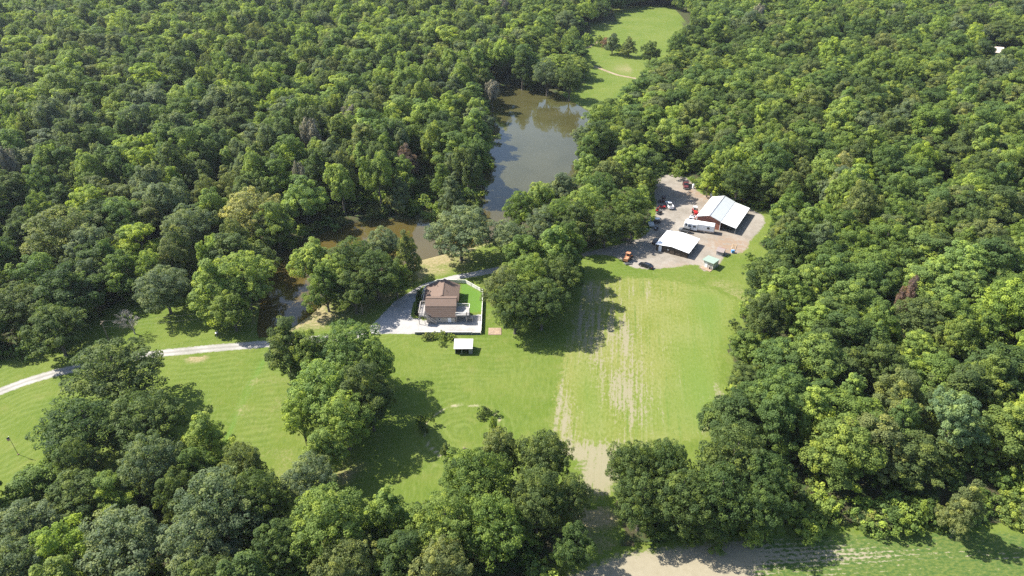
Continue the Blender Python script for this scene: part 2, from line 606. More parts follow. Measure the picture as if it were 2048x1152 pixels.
WATER_Z = -0.35
POND = smooth(P([(990, 172), (1040, 169), (1118, 186), (1159, 212), (1187, 230), (1196, 255), (1188, 300), (1165, 345), (1125, 395),
                 (1078, 432), (1035, 452), (985, 482), (930, 500), (850, 517), (790, 538), (720, 560), (655, 590), (632, 622), (600, 645),
                 (562, 668), (530, 690), (512, 668), (518, 630), (522, 590), (533, 555), (552, 520), (590, 492), (640, 468), (700, 446),
                 (780, 436), (880, 440), (955, 436), (972, 400), (968, 330), (972, 260), (980, 205)], WATER_Z))
OPEN = P([(-160, 735), (-80, 722), (60, 715), (165, 645), (225, 612), (300, 598), (400, 592), (470, 618), (530, 600), (590, 560), (700, 500),
          (850, 470), (985, 452), (1040, 458), (1080, 482), (1150, 497), (1230, 482), (1285, 462), (1300, 430), (1308, 400), (1306, 372),
          (1325, 350), (1385, 352), (1405, 385), (1440, 392), (1500, 412), (1548, 428), (1550, 460), (1525, 510), (1508, 565), (1495, 600),
          (1475, 650), (1462, 690), (1460, 760), (1475, 800), (1470, 835), (1445, 860), (1425, 900), (1400, 960), (1340, 1000), (1240, 1010),
          (1150, 1020), (1050, 1010), (900, 1030), (760, 1060), (640, 1060), (560, 1060), (460, 1000), (380, 960), (200, 970), (60, 985), (-160, 1060)])
FAR = smooth(P([(1205, 46), (1235, 24), (1300, 14), (1375, 26), (1380, 62), (1362, 95), (1325, 130), (1302, 155), (1280, 182), (1250, 204),
                (1228, 224), (1203, 236), (1150, 205), (1120, 184), (1168, 178), (1172, 140), (1152, 100), (1160, 78), (1180, 62)]))
LOWF = P([(1085, 1200), (1130, 1150), (1240, 1105), (1400, 1086), (1560, 1068), (1800, 1058), (2160, 1062), (2300, 1300), (1085, 1300)])
YARD = smooth(P([(1150, 509), (1190, 499), (1240, 488), (1285, 474), (1308, 448), (1312, 410), (1306, 380), (1314, 352), (1345, 345), (1385, 360),
                 (1398, 388), (1440, 395), (1520, 424), (1534, 440), (1522, 462), (1502, 480), (1497, 498), (1480, 508), (1452, 509), (1442, 528),
                 (1420, 545), (1400, 540), (1395, 528), (1330, 538), (1290, 540), (1255, 534), (1238, 516), (1200, 508), (1155, 517)]), 1)
PAD = P([(742, 668), (738, 655), (790, 602), (845, 568), (905, 551), (1000, 533), (1080, 519), (1155, 506), (1158, 517), (1080, 531), (1000, 545),
         (905, 561), (860, 580), (846, 600), (839, 634), (845, 641), (966, 628), (962, 669)])
FIELD = P([(1165, 562), (1230, 552), (1330, 556), (1430, 578), (1478, 604), (1462, 645), (1446, 690), (1440, 760), (1452, 805), (1440, 845),
           (1405, 880), (1330, 895), (1240, 900), (1238, 950), (1236, 985), (1215, 1000), (1180, 1008), (1156, 985), (1158, 930), (1092, 892), (1108, 790), (1128, 690), (1150, 615)])
DRIVE = P([(-180, 860), (-60, 812), (0, 783), (50, 764), (110, 746), (200, 726), (310, 708), (420, 697), (520, 689), (600, 681), (680, 674), (760, 663)])
RING_C = np.array([-11.2, 116.6])
CROP_OPEN = [OPEN, FAR, LOWF, POND, YARD]


def axis(a, b, step, out):
    mid = np.arange(a, b + 1e-6, step)
    s, x, hi = step, b, []
    while x < out:
        s *= 1.28
        x += s
        hi.append(x)
    s, x, lo = step, a, []
    while x > -out:
        s *= 1.28
        x -= s
        lo.append(x)
    return np.array(lo[::-1] + list(mid) + hi)


def set_attr(me, name, arr):
    a = me.attributes.new(name, 'FLOAT', 'POINT')
    a.data.foreach_set('value', np.ascontiguousarray(arr, dtype=np.float32).ravel())


def grid_mesh(name, X, Y, Z, keep=None):
    ny, nx = X.shape
    idx = np.arange(ny * nx).reshape(ny, nx)
    q = np.stack([idx[:-1, :-1], idx[:-1, 1:], idx[1:, 1:], idx[1:, :-1]], -1).reshape(-1, 4)
    V = np.stack([X, Y, Z], -1).reshape(-1, 3)
    used = None
    if keep is not None:
        q = q[keep[:-1, :-1].ravel() | keep[:-1, 1:].ravel() | keep[1:, 1:].ravel() | keep[1:, :-1].ravel()]
        used = np.unique(q)
        rm = np.zeros(ny * nx, int)
        rm[used] = np.arange(len(used))
        V, q = V[used], rm[q]
    me = bpy.data.meshes.new(name)
    me.vertices.add(len(V))
    me.vertices.foreach_set('co', V.astype(np.float32).ravel())
    me.loops.add(q.size)
    me.loops.foreach_set('vertex_index', q.astype(np.int32).ravel())
    me.polygons.add(len(q))
    me.polygons.foreach_set('loop_start', np.arange(0, q.size, 4, dtype=np.int32))
    me.polygons.foreach_set('loop_total', np.full(len(q), 4, dtype=np.int32))
    me.update(calc_edges=True)
    return me, used


# ground: one sheet to the horizon, with the pond bed hollowed out
gx, gy = axis(-190, 190, 1.0, 4200), axis(66, 330, 1.0, 4200)
X, Y = np.meshgrid(gx, gy)
sp_ = sdist(X, Y, POND)
Z = np.where(sp_ > -1.0, -np.clip((sp_ + 1.0) * 0.42, 0, 2.2), 0.0)
gm, _ = grid_mesh('ground', X, Y, Z)
GAPG = P([(1150, 990), (1240, 990), (1262, 1100), (1245, 1115), (1140, 1150), (1150, 1090)])
open_d = np.maximum.reduce([sdist(X, Y, OPEN), sdist(X, Y, GAPG), sdist(X, Y, FAR), sdist(X, Y, LOWF)])
wob = (vnoise(X, Y, 7, 1) - 0.5) * 7 + (vnoise(X, Y, 2.5, 2) - 0.5) * 3
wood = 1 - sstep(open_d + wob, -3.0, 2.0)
dry = np.zeros_like(X)
for (px, py, r, a) in [(890, 520, 8, 1.0), (845, 540, 6, 0.8), (860, 500, 6, .7), (760, 600, 8, .8), (990, 640, 4, .6), (1000, 600, 6, .5), (930, 712, 3, .35),
                       (1430, 575, 7, .5), (1490, 600, 3, .9), (1465, 690, 2, .6), (1452, 800, 2.2, 1.5), (620, 640, 5, .8), (650, 630, 5, .7), (330, 690, 3, .5),
                       (560, 760, 9, .35), (520, 850, 10, .35), (700, 945, 3, .9), (600, 930, 7, .5), (400, 1010, 4, .4), (1250, 40, 14, .35), (1290, 70, 15, .45), (1240, 137, 9, .9),
                       (1230, 560, 9, .3), (150, 790, 7, .35), (880, 930, 5, .4), (1200, 1020, 5, .8), (1180, 1060, 5, .7), (1160, 1100, 5, .6), (395, 716, 1.6, 1.4), (382, 715, 1.5, 1.2), (408, 716, 1.3, 1.0), (1400, 590, 8, .4)]:
    c = at(px, py)
    dry += a * np.exp(-((X - c[0]) ** 2 + (Y - c[1]) ** 2) / (2 * r * r))
dry += 0.9 * np.exp(-((sp_ + 1.2) / 0.9) ** 2)
sw = ldist(X, Y, P([(527, 722), (500, 770), (475, 825), (452, 885)]))
sw2 = ldist(X, Y, P([(531, 722), (505, 770), (481, 825), (459, 885)]))
dry += 0.35 * np.exp(-(sw2 / 0.6) ** 2)
dry = 0.62 * dry * (0.45 + vnoise(X, Y, 3.5, 3)) * (1 - wood)
rr = np.hypot(X - RING_C[0], Y - RING_C[1]) + (vnoise(X, Y, 4, 9) - .5) * .6
ring = np.exp(-((rr - 9.0) / 0.45) ** 2) * (0.35 + 0.9 * vnoise(X, Y, 3, 4))
lush = sstep(sdist(X, Y, np.array([(-19.4, 180), (-14.3, 179.8), (-8.8, 174.4), (-8.7, 163.4), (-15.6, 163.4), (-15.6, 180)])), -0.3, 0.3)
lush = np.maximum(lush, np.exp(-(sw / 0.6) ** 2) * 0.7)
dd = ldist(X, Y, DRIVE)
phase = dd.copy()
amp = np.where(X < -24, 0.8, 0.0)
rc = rr < 13
cen = ldist(X, Y, P([(1080, 1000), (1108, 790), (1132, 676), (1000, 684), (780, 692)])) * 1.0
mid_ = (X >= -24) & ~rc
phase = np.where(mid_, cen, phase)
amp = np.where(mid_, 0.6, amp)
phase = np.where(rc, rr, phase)
amp = np.where(rc, 1.1, amp)
up = Y > 170
phase = np.where(up & (X > 15), ldist(X, Y, P([(1165, 545), (1330, 552), (1440, 575), (1500, 560), (1540, 440)])), phase)
amp = amp * (1 - wood) * sstep(sp_, -1.0, -3.0)
amp = np.where(Y > 240, amp * 0.4, amp)
set_attr(gm, 'wood', wood)
set_attr(gm, 'dry', dry)
set_attr(gm, 'ring', ring)
set_attr(gm, 'lush', lush)
set_attr(gm, 'phase', phase)
set_attr(gm, 'amp', amp)


def ground_mat():
    q = NT('grass and woodland floor', 0.95, 0.1)
    p = q.pos()
    g = grass(q)
    st = q.math('SINE', q.math('ADD', q.math('MULTIPLY', q.attr('phase'), 3.3), q.math('MULTIPLY', q.noise(p, 0.14, 4, 0.65), 16.0)))
    st2 = q.math('MULTIPLY', q.math('MULTIPLY', st, q.math('MULTIPLY', q.attr('amp'), q.rng(q.noise(p, 0.09, 3), 0.38, 0.62))), 0.30)
    g = q.mix(q.math('MAXIMUM', st2, 0.0), g, (0.145, 0.180, 0.055))
    g = q.mix(q.math('MAXIMUM', q.math('MULTIPLY', st2, -0.9), 0.0), g, (0.050, 0.085, 0.016))
    g = q.mix(q.math('MULTIPLY', q.attr('lush'), 0.75), g, (0.072, 0.150, 0.022))
    fine = q.noise(p, 1.3, 4, 0.7)
    d = q.math('ADD', q.attr('dry'), q.math('MULTIPLY', q.math('SUBTRACT', fine, 0.5), 0.9))
    g = q.mix(q.rng(d, 0.22, 0.95), g, q.mix(q.rng(fine, .3, .7), (0.150, 0.140, 0.055), (0.265, 0.215, 0.125)))
    g = q.mix(q.rng(q.math('ADD', q.attr('ring'), q.math('MULTIPLY', q.math('SUBTRACT', fine, 0.5), 1.2)), 0.3, 0.9), g, (0.245, 0.225, 0.135))
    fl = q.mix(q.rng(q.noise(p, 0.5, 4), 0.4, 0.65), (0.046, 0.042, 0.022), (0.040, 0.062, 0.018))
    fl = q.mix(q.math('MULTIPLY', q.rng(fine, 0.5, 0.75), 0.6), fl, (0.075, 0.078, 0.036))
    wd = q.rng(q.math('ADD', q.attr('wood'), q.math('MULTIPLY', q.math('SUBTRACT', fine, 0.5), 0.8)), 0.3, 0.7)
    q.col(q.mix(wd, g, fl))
    q.bump(q.noise(p, 3.0, 4), 0.6, 0.12)
    return q.mat


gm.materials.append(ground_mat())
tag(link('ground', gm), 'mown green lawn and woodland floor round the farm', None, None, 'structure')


def water_mat():
    q = NT('muddy pond water', 0.05, 0.75)
    p = q.pos()
    n = q.noise(p, 0.05, 3)
    sp = q.n('ShaderNodeSeparateXYZ')
    q.l(p, sp.inputs[0])
    far = q.rng(q.math('ADD', sp.outputs[1], q.math('MULTIPLY', n, 30.0)), 215.0, 265.0)
    q.col(q.mix(far, q.mix(q.rng(n, 0.35, 0.65), (0.062, 0.046, 0.012), (0.072, 0.056, 0.017)), q.mix(q.rng(n, 0.35, 0.65), (0.044, 0.042, 0.015), (0.054, 0.051, 0.020))))  # browner near arm: shallow mud, with reflected trees worked into the colour
    q.b.inputs['IOR'].default_value = 1.33
    q.bump(q.noise(q.scaled(p, (1, 1.6, 1)), 1.1, 3), 0.05, 0.05)
    return q.mat


mn, mx = POND.min(0) - 3, POND.max(0) + 3
mb = MB()
mb.poly([(*p, WATER_Z) for p in POND + (POND - POND.mean(0)) / np.linalg.norm(POND - POND.mean(0), axis=1)[:, None] * 0.0])
tag(mb.build('pond_water', water_mat()), 'brown pond water reflecting trees and sky', None, None, 'structure')


def sheet(name, poly, z, mat, cell, label, attrs=None, line_w=None):
    mn, mx = poly.min(0) - 3, poly.max(0) + 3
    x, y = np.meshgrid(np.arange(mn[0], mx[0], cell), np.arange(mn[1], mx[1], cell))
    e = sdist(x, y, poly) if line_w is None else line_w - ldist(x, y, poly)
    me, used = grid_mesh(name, x, y, np.full(x.shape, z), e > -0.9)
    set_attr(me, 'edge', e.ravel()[used])
    for k, fn in (attrs or {}).items(): set_attr(me, k, fn(x, y).ravel()[used])
    me.materials.append(mat)
    return tag(link(name, me), label, None, None, 'structure')


def spots(lst):
    def f(x, y):
        r = np.zeros_like(x)
        for px, py, sx, sy, a in lst:
            c = at(px, py)
            r += a * np.exp(-((x - c[0]) / sx) ** 2 / 2 - ((y - c[1]) / sy) ** 2 / 2)
        return np.clip(r, 0, 1.6)
    return f


soil_spots = spots([(1185, 580, 4.5, 7, .75), (1150, 650, 3.2, 10, .95), (1245, 790, 2.2, 8, 1.0), (1250, 660, 5, 8, .5), (1195, 720, 2.0, 12, .55), (1118, 780, 2.0, 14, .45),
                    (1265, 720, 2.2, 12, .5), (1140, 850, 4, 6, .3), (1200, 950, 7, 5, 1.7), (1215, 900, 7, 2, .7), (1450, 800, 2, 4, 1.5), (1420, 875, 3, 4, .9), (1300, 580, 7, 6, .42), (1330, 700, 4, 14, .25), (1210, 640, 4, 10, .4), (1130, 830, 3, 10, .4), (1280, 800, 5, 10, .3)])
sheet('crop_field', FIELD, 0.012, M['field'], 0.8, 'pale green crop field with bare soil streaks along its rows', {'soil': lambda x, y: soil_spots(x, y) + 0.04 * (x < 36), 'lush': spots([(1420, 640, 3.5, 12, .9), (1400, 760, 5, 16, 1.0), (1180, 800, 2.5, 14, .6), (1330, 830, 8, 8, .6), (1440, 600, 5, 5, .6)])})
sheet('lower_field', LOWF, 0.012, M['low_field'], 0.9, 'young row crop with bare sandy ground beside the tree line',
      {'soil': lambda x, y: np.clip(1.35 * (1 - sstep(x, 34, 52)) + 0.24 + 0.5 * np.exp(-((y - 83.5) / 2.2) ** 2) - 0.45 * sstep(x, 55, 85), 0, 1.5)})
sheet('gravel_yard', YARD, 0.016, M['yard'], 0.7, 'pale dusty gravel yard round the barn', {'dirt': spots([(1450, 490, 5, 4, 1.2), (1480, 495, 4, 5, .6), (1395, 385, 5, 4, 1.0), (1370, 535, 6, 2.5, .7), (1440, 395, 6, 5, .9)])})
sheet('driveway', DRIVE, 0.020, M['gravel'], 0.6, 'white gravel driveway curving across the lawn', None, 1.75)
sheet('gravel_pad', PAD, 0.024, M['pad'], 0.5, 'pale gravel drive and parking pad beside the house')
TRACK = P([(1120, 172), (1150, 118), (1168, 106), (1178, 120), (1205, 138), (1240, 150), (1285, 158)])
sheet('dirt_track', P([(1168, 128), (1190, 133), (1210, 141), (1235, 150), (1272, 157)]), 0.016, M['track'], 0.9, 'narrow dirt track crossing the far meadow', None, 1.3)
sheet('dirt_path', P([(1152, 104), (1165, 98), (1178, 94), (1192, 87), (1200, 78)]), 0.018, M['track'], 0.9, 'faint dirt path at the edge of the far meadow', None, 0.9)
sheet('mulch_bed', P([(836, 604), (845, 583), (850, 576), (846, 600), (841, 630), (832, 633), (829, 628)]), 0.028, M['mulch'], 0.4, 'dark mulch bed between the drive and the house fence')
sheet('far_road', P([(2010, 118), (2048, 128), (2110, 145)]), 0.016, M['asphalt'], 1.0, 'pale road among the trees at the far right', None, 4.5)


# ------------------------------------------------------------------ buildings
def solid(name, ring_a, ring_b, mat, parent):
    return MB().loft([ring_a, ring_b]).build(name, mat, parent)


def rail(parent, pts, z0, h, mat, posts=True, name='railing'):
    mb = MB()
    for a, b in zip(pts[:-1], pts[1:]):
        za = a[2] if len(a) > 2 else z0
        zb = b[2] if len(b) > 2 else z0
        A, B = Vector((a[0], a[1], za)), Vector((b[0], b[1], zb))
        mb.bar(A + Vector((0, 0, h)), B + Vector((0, 0, h)), 0.14, 0.06)
        mb.bar(A + Vector((0, 0, 0.12)), B + Vector((0, 0, 0.12)), 0.06, 0.06)
        n = max(2, int((B - A).length / 0.22))
        for i in range(1, n):
            p = A.lerp(B, i / n)
            mb.bar(p + Vector((0, 0, 0.15)), p + Vector((0, 0, h - 0.03)), 0.06, 0.06)
        for p in (A, B): mb.box((p.x, p.y, p.z + h / 2), (0.12, 0.12, h + 0.1))
    return mb.build(name, mat, parent)


def window(parent, c, wd, ht, axis=0, out=-1, frame=None, name='window', d=0.05):
    """framed pane lying in a wall; axis 0: wall runs along x, 1: along y"""
    frame = frame or M['white']
    mb = MB()
    t = 0.08
    ds = lambda a, b: ((a, d, b) if axis == 0 else (d, a, b))
    of = lambda u, v: ((c[0] + u, c[1], c[2] + v) if axis == 0 else (c[0], c[1] + u, c[2] + v))
    mb.box(of(0, ht / 2), ds(wd + 2 * t, t)).box(of(0, -ht / 2), ds(wd + 2 * t, t))
    mb.box(of(-wd / 2 - t / 2, 0), ds(t, ht - t)).box(of(wd / 2 + t / 2, 0), ds(t, ht - t))
    f = mb.build(name, frame, parent)
    MB().box(of(0, 0), (wd, d * .4, ht - t) if axis == 0 else (d * .4, wd, ht - t)).build('pane', M['glass'], f)
    return f


# the house: gambrel wing in front, gabled main roof behind
H = empty('house', (-20.05, 159.15, 0), 0, 'beige house with a brown shingle roof, decks on both sides and a walled gravel pad', 'house')
fw = MB()   # front wing walls with gambrel ends
prof = [(0.0, 0), (0.0, 2.15), (1.55, 4.35), (3.9, 5.45), (5.9, 4.75), (6.4, 2.3), (6.4, 0)]
fw.loft([[(-4.05, y, z) for y, z in prof], [(4.1, y, z) for y, z in prof]])
fw.build('front_wall', M['siding'], H)
mw = MB()
mprof = [(-5.25, 0), (-5.25, 2.45), (0.05, 4.62), (4.25, 2.75), (4.25, 0)]
mw.loft([[(x, 6.75, z) for x, z in mprof], [(x, 15.2, z) for x, z in mprof]])
mw.build('rear_wall', M['siding'], H)


def roofplate(name, a, b, c, d, mat, parent, t=0.12): return slab([a, b, c, d], t).build(name, mat, parent)


ey, e0, e1 = -0.3, -4.35, 4.4
roofplate('lower_front_roof', (e0, ey, 2.05), (e1, ey, 2.05), (e1, 1.5, 4.55), (e0, 1.5, 4.55), M['shingle'], H)
roofplate('upper_front_roof', (e0, 1.45, 4.58), (e1, 1.45, 4.58), (e1, 3.9, 5.72), (e0, 3.9, 5.72), M['shingle'], H)
roofplate('upper_rear_roof', (e0, 3.92, 5.72), (e1, 3.92, 5.72), (e1, 5.95, 5.0), (e0, 5.95, 5.0), M['shingle'], H)
roofplate('lower_rear_roof', (e0, 5.93, 4.97), (e1, 5.93, 4.97), (e1, 6.62, 2.6), (e0, 6.62, 2.6), M['shingle'], H)
roofplate('west_roof', (-5.75, 6.66, 2.42), (0.05, 6.66, 4.86), (0.05, 15.5, 4.86), (-5.75, 15.5, 2.42), M['shingle_x'], H)
roofplate('east_roof', (0.05, 6.66, 4.86), (4.62, 6.66, 2.78), (4.62, 15.5, 2.78), (0.05, 15.5, 4.86), M['shingle_x'], H)
MB().bar((0.05, 6.6, 4.88), (0.05, 15.55, 4.88), 0.3, 0.06).build('ridge_cap', M['shingle'], H)
MB().bar((e0, 3.9, 5.75), (e1, 3.9, 5.75), 0.3, 0.06).build('ridge_cap', M['shingle'], H)
MB().bar((e0 - .02, ey - .05, 1.98), (e1 + .02, ey - .05, 1.98), 0.12, 0.12).build('gutter', M['dark'], H)
MB().bar((-5.8, 6.66, 2.36), (-5.8, 15.5, 2.36), 0.12, 0.12).build('gutter', M['vinyl'], H)
g = MB()
for sx in (-5.78, 4.66):
    pass
for x, y, z in ((1.2, 9.5, 4.1), (-1.8, 12.5, 3.9)): MB().cyl((x, y, z), (x, y, z + .62), 0.07).build('vent_pipe', M['dark'], H)
d = MB().box((2.5, -0.05, 1.03), (0.92, 0.08, 2.02)).build('door', M['white'], H)
MB().box((2.5, -0.1, 0.05), (1.0, 0.5, 0.1)).build('door_step', M['dark'], H)
MB().cyl((2.83, -0.13, 1.0), (2.83, -0.2, 1.0), 0.05, n=8).build('handle', M['steel'], d)
MB().box((2.5, -0.08, 2.2), (0.3, 0.12, 0.12)).build('porch_lamp', M['dark'], H)
window(H, (-0.35, -0.03, 1.25), 0.55, 0.75)
window(H, (4.13, 2.6, 3.6), 0.8, 1.0, 1)
window(H, (4.13, 4.6, 3.6), 0.8, 1.0, 1)
for y in (8.8, 11.5, 13.6): window(H, (4.28, y, 1.5), 0.9, 1.1, 1)
for y in (8.6, 12.2): window(H, (-5.28, y, 1.4), 0.9, 1.1, 1)
MB().box((4.35, 7.2, 0.9), (0.2, 0.95, 1.8)).build('side_door', M['dark'], H)
# right deck with its steps
dk = empty('right_deck', (0, 0, 0))
dk.parent = H
MB().box((6.1, 2.0, 2.62), (3.8, 4.5, 0.14)).build('platform', M['deckfloor'], dk)
for x, y in ((4.5, -0.15), (7.2, -0.15), (7.9, 4.1), (4.5, 4.1), (7.9, 2.0)): MB().box((x, y, 1.28), (0.14, 0.14, 2.54)).build('support_post', M['rail'], dk)
MB().bar((4.2, -0.22, 2.5), (7.3, -0.22, 2.5), 0.08, 0.24).build('rim_beam', M['rail'], dk)
rail(dk, [(4.3, -0.2), (7.25, -0.2), (7.25, 1.0)], 2.69, 0.95, M['vinyl'])
rail(dk, [(8.0, 1.9), (8.0, 4.2), (4.3, 4.2)], 2.69, 0.95, M['vinyl'])
st = MB()
for i in range(7):
    st.box((7.5 + i * 0.12, 1.45 - i * 0.05, 2.45 - i * 0.2), (0.5, 0.95, 0.06))
st.box((8.1, 0.75, 1.15), (1.6, 1.0, 0.1))
for x in (7.35, 8.85):
    for y in (0.3, 1.2): st.box((x, y, 0.85), (0.12, 0.12, 1.7))
st.bar((7.35, 0.28, 1.75), (8.85, 0.28, 1.75), 0.08, 0.12).bar((7.35, 0.28, 1.4), (8.85, 0.28, 1.4), 0.06, 0.1)
for i in range(5): st.box((8.1, 1.5 + i * 0.28, 0.95 - i * 0.2), (1.2, 0.3, 0.06))
st.build('stairs', M['rail'], dk)
# left deck and its long flight of stairs
dk = empty('left_deck', (0, 0, 0))
dk.parent = H
MB().box((-5.2, 2.1, 2.9), (1.62, 5.9, 0.14)).build('platform', M['deckfloor'], dk)
for x, y in ((-5.95, -0.8), (-4.35, -0.8), (-5.95, 2.1), (-5.95, 4.9)): MB().box((x, y, 1.42), (0.14, 0.14, 2.82)).build('support_post', M['rail'], dk)
MB().bar((-6.02, -0.86, 2.78), (-4.3, -0.86, 2.78), 0.08, 0.26).build('rim_beam', M['rail'], dk)
rail(dk, [(-4.5, 5.0), (-5.98, 5.0), (-5.98, -0.82), (-4.4, -0.82)], 2.97, 0.95, M['rail'])
st = MB()
n = 14
for i in range(n):
    t = (i + .5) / n
    st.box((-4.3 + 3.1 * t, -0.5, 2.85 - 2.75 * t), (0.28, 0.9, 0.05))
for y in (-0.95, -0.05): st.bar((-4.35, y, 2.85), (-1.2, y, 0.12), 0.06, 0.28)
st.build('stairs', M['rail'], dk)
rail(dk, [(-4.35, -0.98, 2.9), (-1.2, -0.98, 0.1)], 0, 0.95, M['rail'], name='stair_railing')
rail(dk, [(-4.35, 0.0, 2.9), (-1.2, 0.0, 0.1)], 0, 0.95, M['rail'], name='stair_railing')

# yard fence in panels, and the low block wall in front
fr = empty('yard_fence', (-8.6, 163, 0), 0, 'pale vinyl panel fence round the bright lawn beside the house', 'fence')


def fence_run(root, pts, h, mat, step=2.4):
    o = Vector(root.location)
    for a, b in zip(pts[:-1], pts[1:]):
        a, b = Vector((*a, 0)), Vector((*b, 0))
        n = max(1, round((b - a).length / step))
        for i in range(n):
            p, q = a.lerp(b, i / n) - o, a.lerp(b, (i + 1) / n) - o
            u = (q - p).normalized()
            p2, q2 = p + u * 0.07, q - u * 0.07
            mb = MB()
            mb.bar(p2 + Vector((0, 0, h / 2)), q2 + Vector((0, 0, h / 2)), 0.05, h - 0.12)
            mb.bar(p2 + Vector((0, 0, h)), q2 + Vector((0, 0, h)), 0.16, 0.08)
            mb.build('panel', mat, root)
            MB().box((p.x, p.y, h / 2 + .04), (0.13, 0.13, h + 0.12)).build('post', mat, root)


fence_run(fr, [(-26.9, 164.6), (-26.5, 175.6), (-22.8, 180.1), (-19.4, 180.05), (-14.26, 179.8), (-8.74, 174.4), (-8.62, 163.4), (-8.55, 153.7)], 1.15, M['vinyl'])
wl = empty('block_wall', (-17.7, 153.6, 0), 0, 'low grey block wall holding the front edge of the gravel pad', 'wall')
MB().box((-1.2, 0, 0.42), (15.6, 0.25, 0.84)).build('wall_face', M['dark_concrete'], wl)
MB().box((-1.2, 0, 0.87), (15.7, 0.32, 0.06)).build('cap', M['concrete'], wl)
MB().box((7.85, 0, 0.36), (2.4, 0.25, 0.72)).build('wall_face', M['dark_concrete'], wl)
MB().box((7.85, 0, 0.75), (2.5, 0.32, 0.06)).build('cap', M['concrete'], wl)
# small loafing shed on the lawn
ls = empty('loafing_shed', (-12.75, 146.4, 0), 0, 'small open fronted shed with a worn white metal roof on the lawn', 'shed')
slab([(-2.6, -1.75, 1.92), (2.35, -1.65, 1.92), (2.4, 1.95, 2.5), (-2.65, 2.0, 2.5)], 0.07).build('roof', M['worn_metal'], ls)
b = MB()
b.box((0, 1.75, 1.15), (4.6, 0.08, 2.3)).box((-2.25, 0.2, 1.02), (0.08, 3.0, 2.04)).box((2.2, 0.2, 1.02), (0.08, 3.0, 2.04))
b.box((1.85, -1.36, 0.9), (0.75, 0.07, 1.8))
b.build('wall', M['grey_wall'], ls)
for x in (-2.25, -0.5, 1.4): MB().box((x, -1.4, 0.9), (0.12, 0.12, 1.8)).build('post', M['grey_wood'], ls)
sl = MB().box((0, 0, 0.06), (3.6, 3.2, 0.12)).build('concrete_slab', M['tan_slab'], None, (-4.75, 154.95, 0), 0.02)
tag(sl, 'bare sandy coloured slab lying in the grass near the house', 'slab')

# the big barn with its lean-to
BA = rad(-30.6)
B = empty('metal_barn', (72.09, 213.92, 0), BA, 'brick red metal barn with a white roof and an open lean-to', 'barn')
D = 17.4     # depth; x runs along the front, 0 at the corner by the lean-to
gp = [(-8.2, 0), (-8.2, 3.45), (-3.95, 4.85), (0, 3.4), (0, 0)]
MB().loft([[(x, 0, z) for x, z in gp], [(x, D, z) for x, z in gp]]).build('wall', M['red_wall'], B)
slab([(-8.5, -0.35, 3.5), (-3.95, -0.35, 5.02), (-3.95, D + .35, 5.02), (-8.5, D + .35, 3.5)], 0.09).build('left_roof', M['white_metal_y'], B)
slab([(-3.95, -0.35, 5.02), (0.12, -0.35, 3.62), (0.12, D + .35, 3.62), (-3.95, D + .35, 5.02)], 0.09).build('right_roof', M['shaded_metal_y'], B)
MB().bar((-3.95, -.4, 5.04), (-3.95, D + .4, 5.04), 0.35, 0.05).build('ridge_cap', M['steel'], B)
lt = empty('lean_to', (0, 0, 0))
lt.parent = B
slab([(0.13, -0.45, 3.5), (5.65, -0.45, 2.5), (5.65, D + .2, 2.5), (0.13, D + .2, 3.5)], 0.08).build('roof', M['white_metal_y'], lt)
for i in range(5):
    y = 0.0 + i * (D - .2) / 4
    MB().box((5.4, y, 1.2), (0.16, 0.16, 2.4)).build('post', M['grey_wood'], lt)
MB().bar((5.4, 0, 2.36), (5.4, D, 2.36), 0.06, 0.2).bar((0.1, 0, 3.2), (5.4, 0, 2.32), 0.06, 0.18).build('beam', M['grey_wood'], lt)
for x in (-8.23, 0.03):
    MB().box((x, -0.03, 1.7), (0.2, 0.08, 3.4)).build('corner_trim', M['white'], B)
MB().bar((-8.3, -.38, 3.46), (-3.95, -.38, 4.93), 0.05, 0.16).bar((-3.95, -.38, 4.93), (0.1, -.38, 3.54), 0.05, 0.16).build('gable_trim', M['grey_wood'], B)
door = MB().box((-8.25, 9, 1.5), (0.08, 3.6, 3.0)).build('sliding_door', M['white'], B)

# the boarded garage
GA = rad(-30.8)
Gd = empty('boarded_garage', (47.71, 200.18, 0), GA, 'low dark boarded garage with a wide white metal roof', 'garage')
wd, dp = 10.7, 9.9
gp = [(0, 0), (0, 2.2), (5.1, 2.85), (wd, 2.1), (wd, 0)]
bd = MB()
bd.poly([(x, 0, z) for x, z in gp]).poly([(x, 0.12, z) for x, z in gp][::-1])
bd.box((0.06, dp / 2, 1.1), (0.12, dp - .3, 2.2)).box((5.3, dp, 1.2), (wd, 0.12, 2.2))
bd.build('wall', M['dark_boards'], Gd)
slab([(-0.35, -0.35, 2.32), (5.1, -0.35, 2.98), (5.1, dp + 1.0, 2.98), (-0.35, dp + 1.0, 2.32)], 0.08).build('left_roof', M['white_metal_y'], Gd)
slab([(5.1, -0.35, 2.98), (wd + .45, -0.35, 2.22), (wd + .45, dp + 1.0, 2.22), (5.1, dp + 1.0, 2.98)], 0.08).build('right_roof', M['white_metal_y'], Gd)
MB().box((1.35, -0.05, 1.0), (1.0, 0.08, 2.0)).build('door', M['white'], Gd)
for x in (0.05, 2.2, 3.4, 4.7, 6.3, 8.4, 10.65): MB().box((x, -0.04, 1.05), (0.12, 0.07, 2.1)).build('batten', M['dark'], Gd)
MB().box((5.5, -0.06, 1.0), (1.5, 0.06, 1.95)).build('board_door', M['dark_boards'], Gd)
MB().box((4.05, -0.06, 1.35), (0.6, 0.07, 0.5)).build('meter_box', M['palegrey'], Gd)
for y in (3.4, 6.8, 10.3): MB().box((wd + .2, y, 1.1), (0.14, 0.14, 2.2)).build('post', M['grey_wood'], Gd)

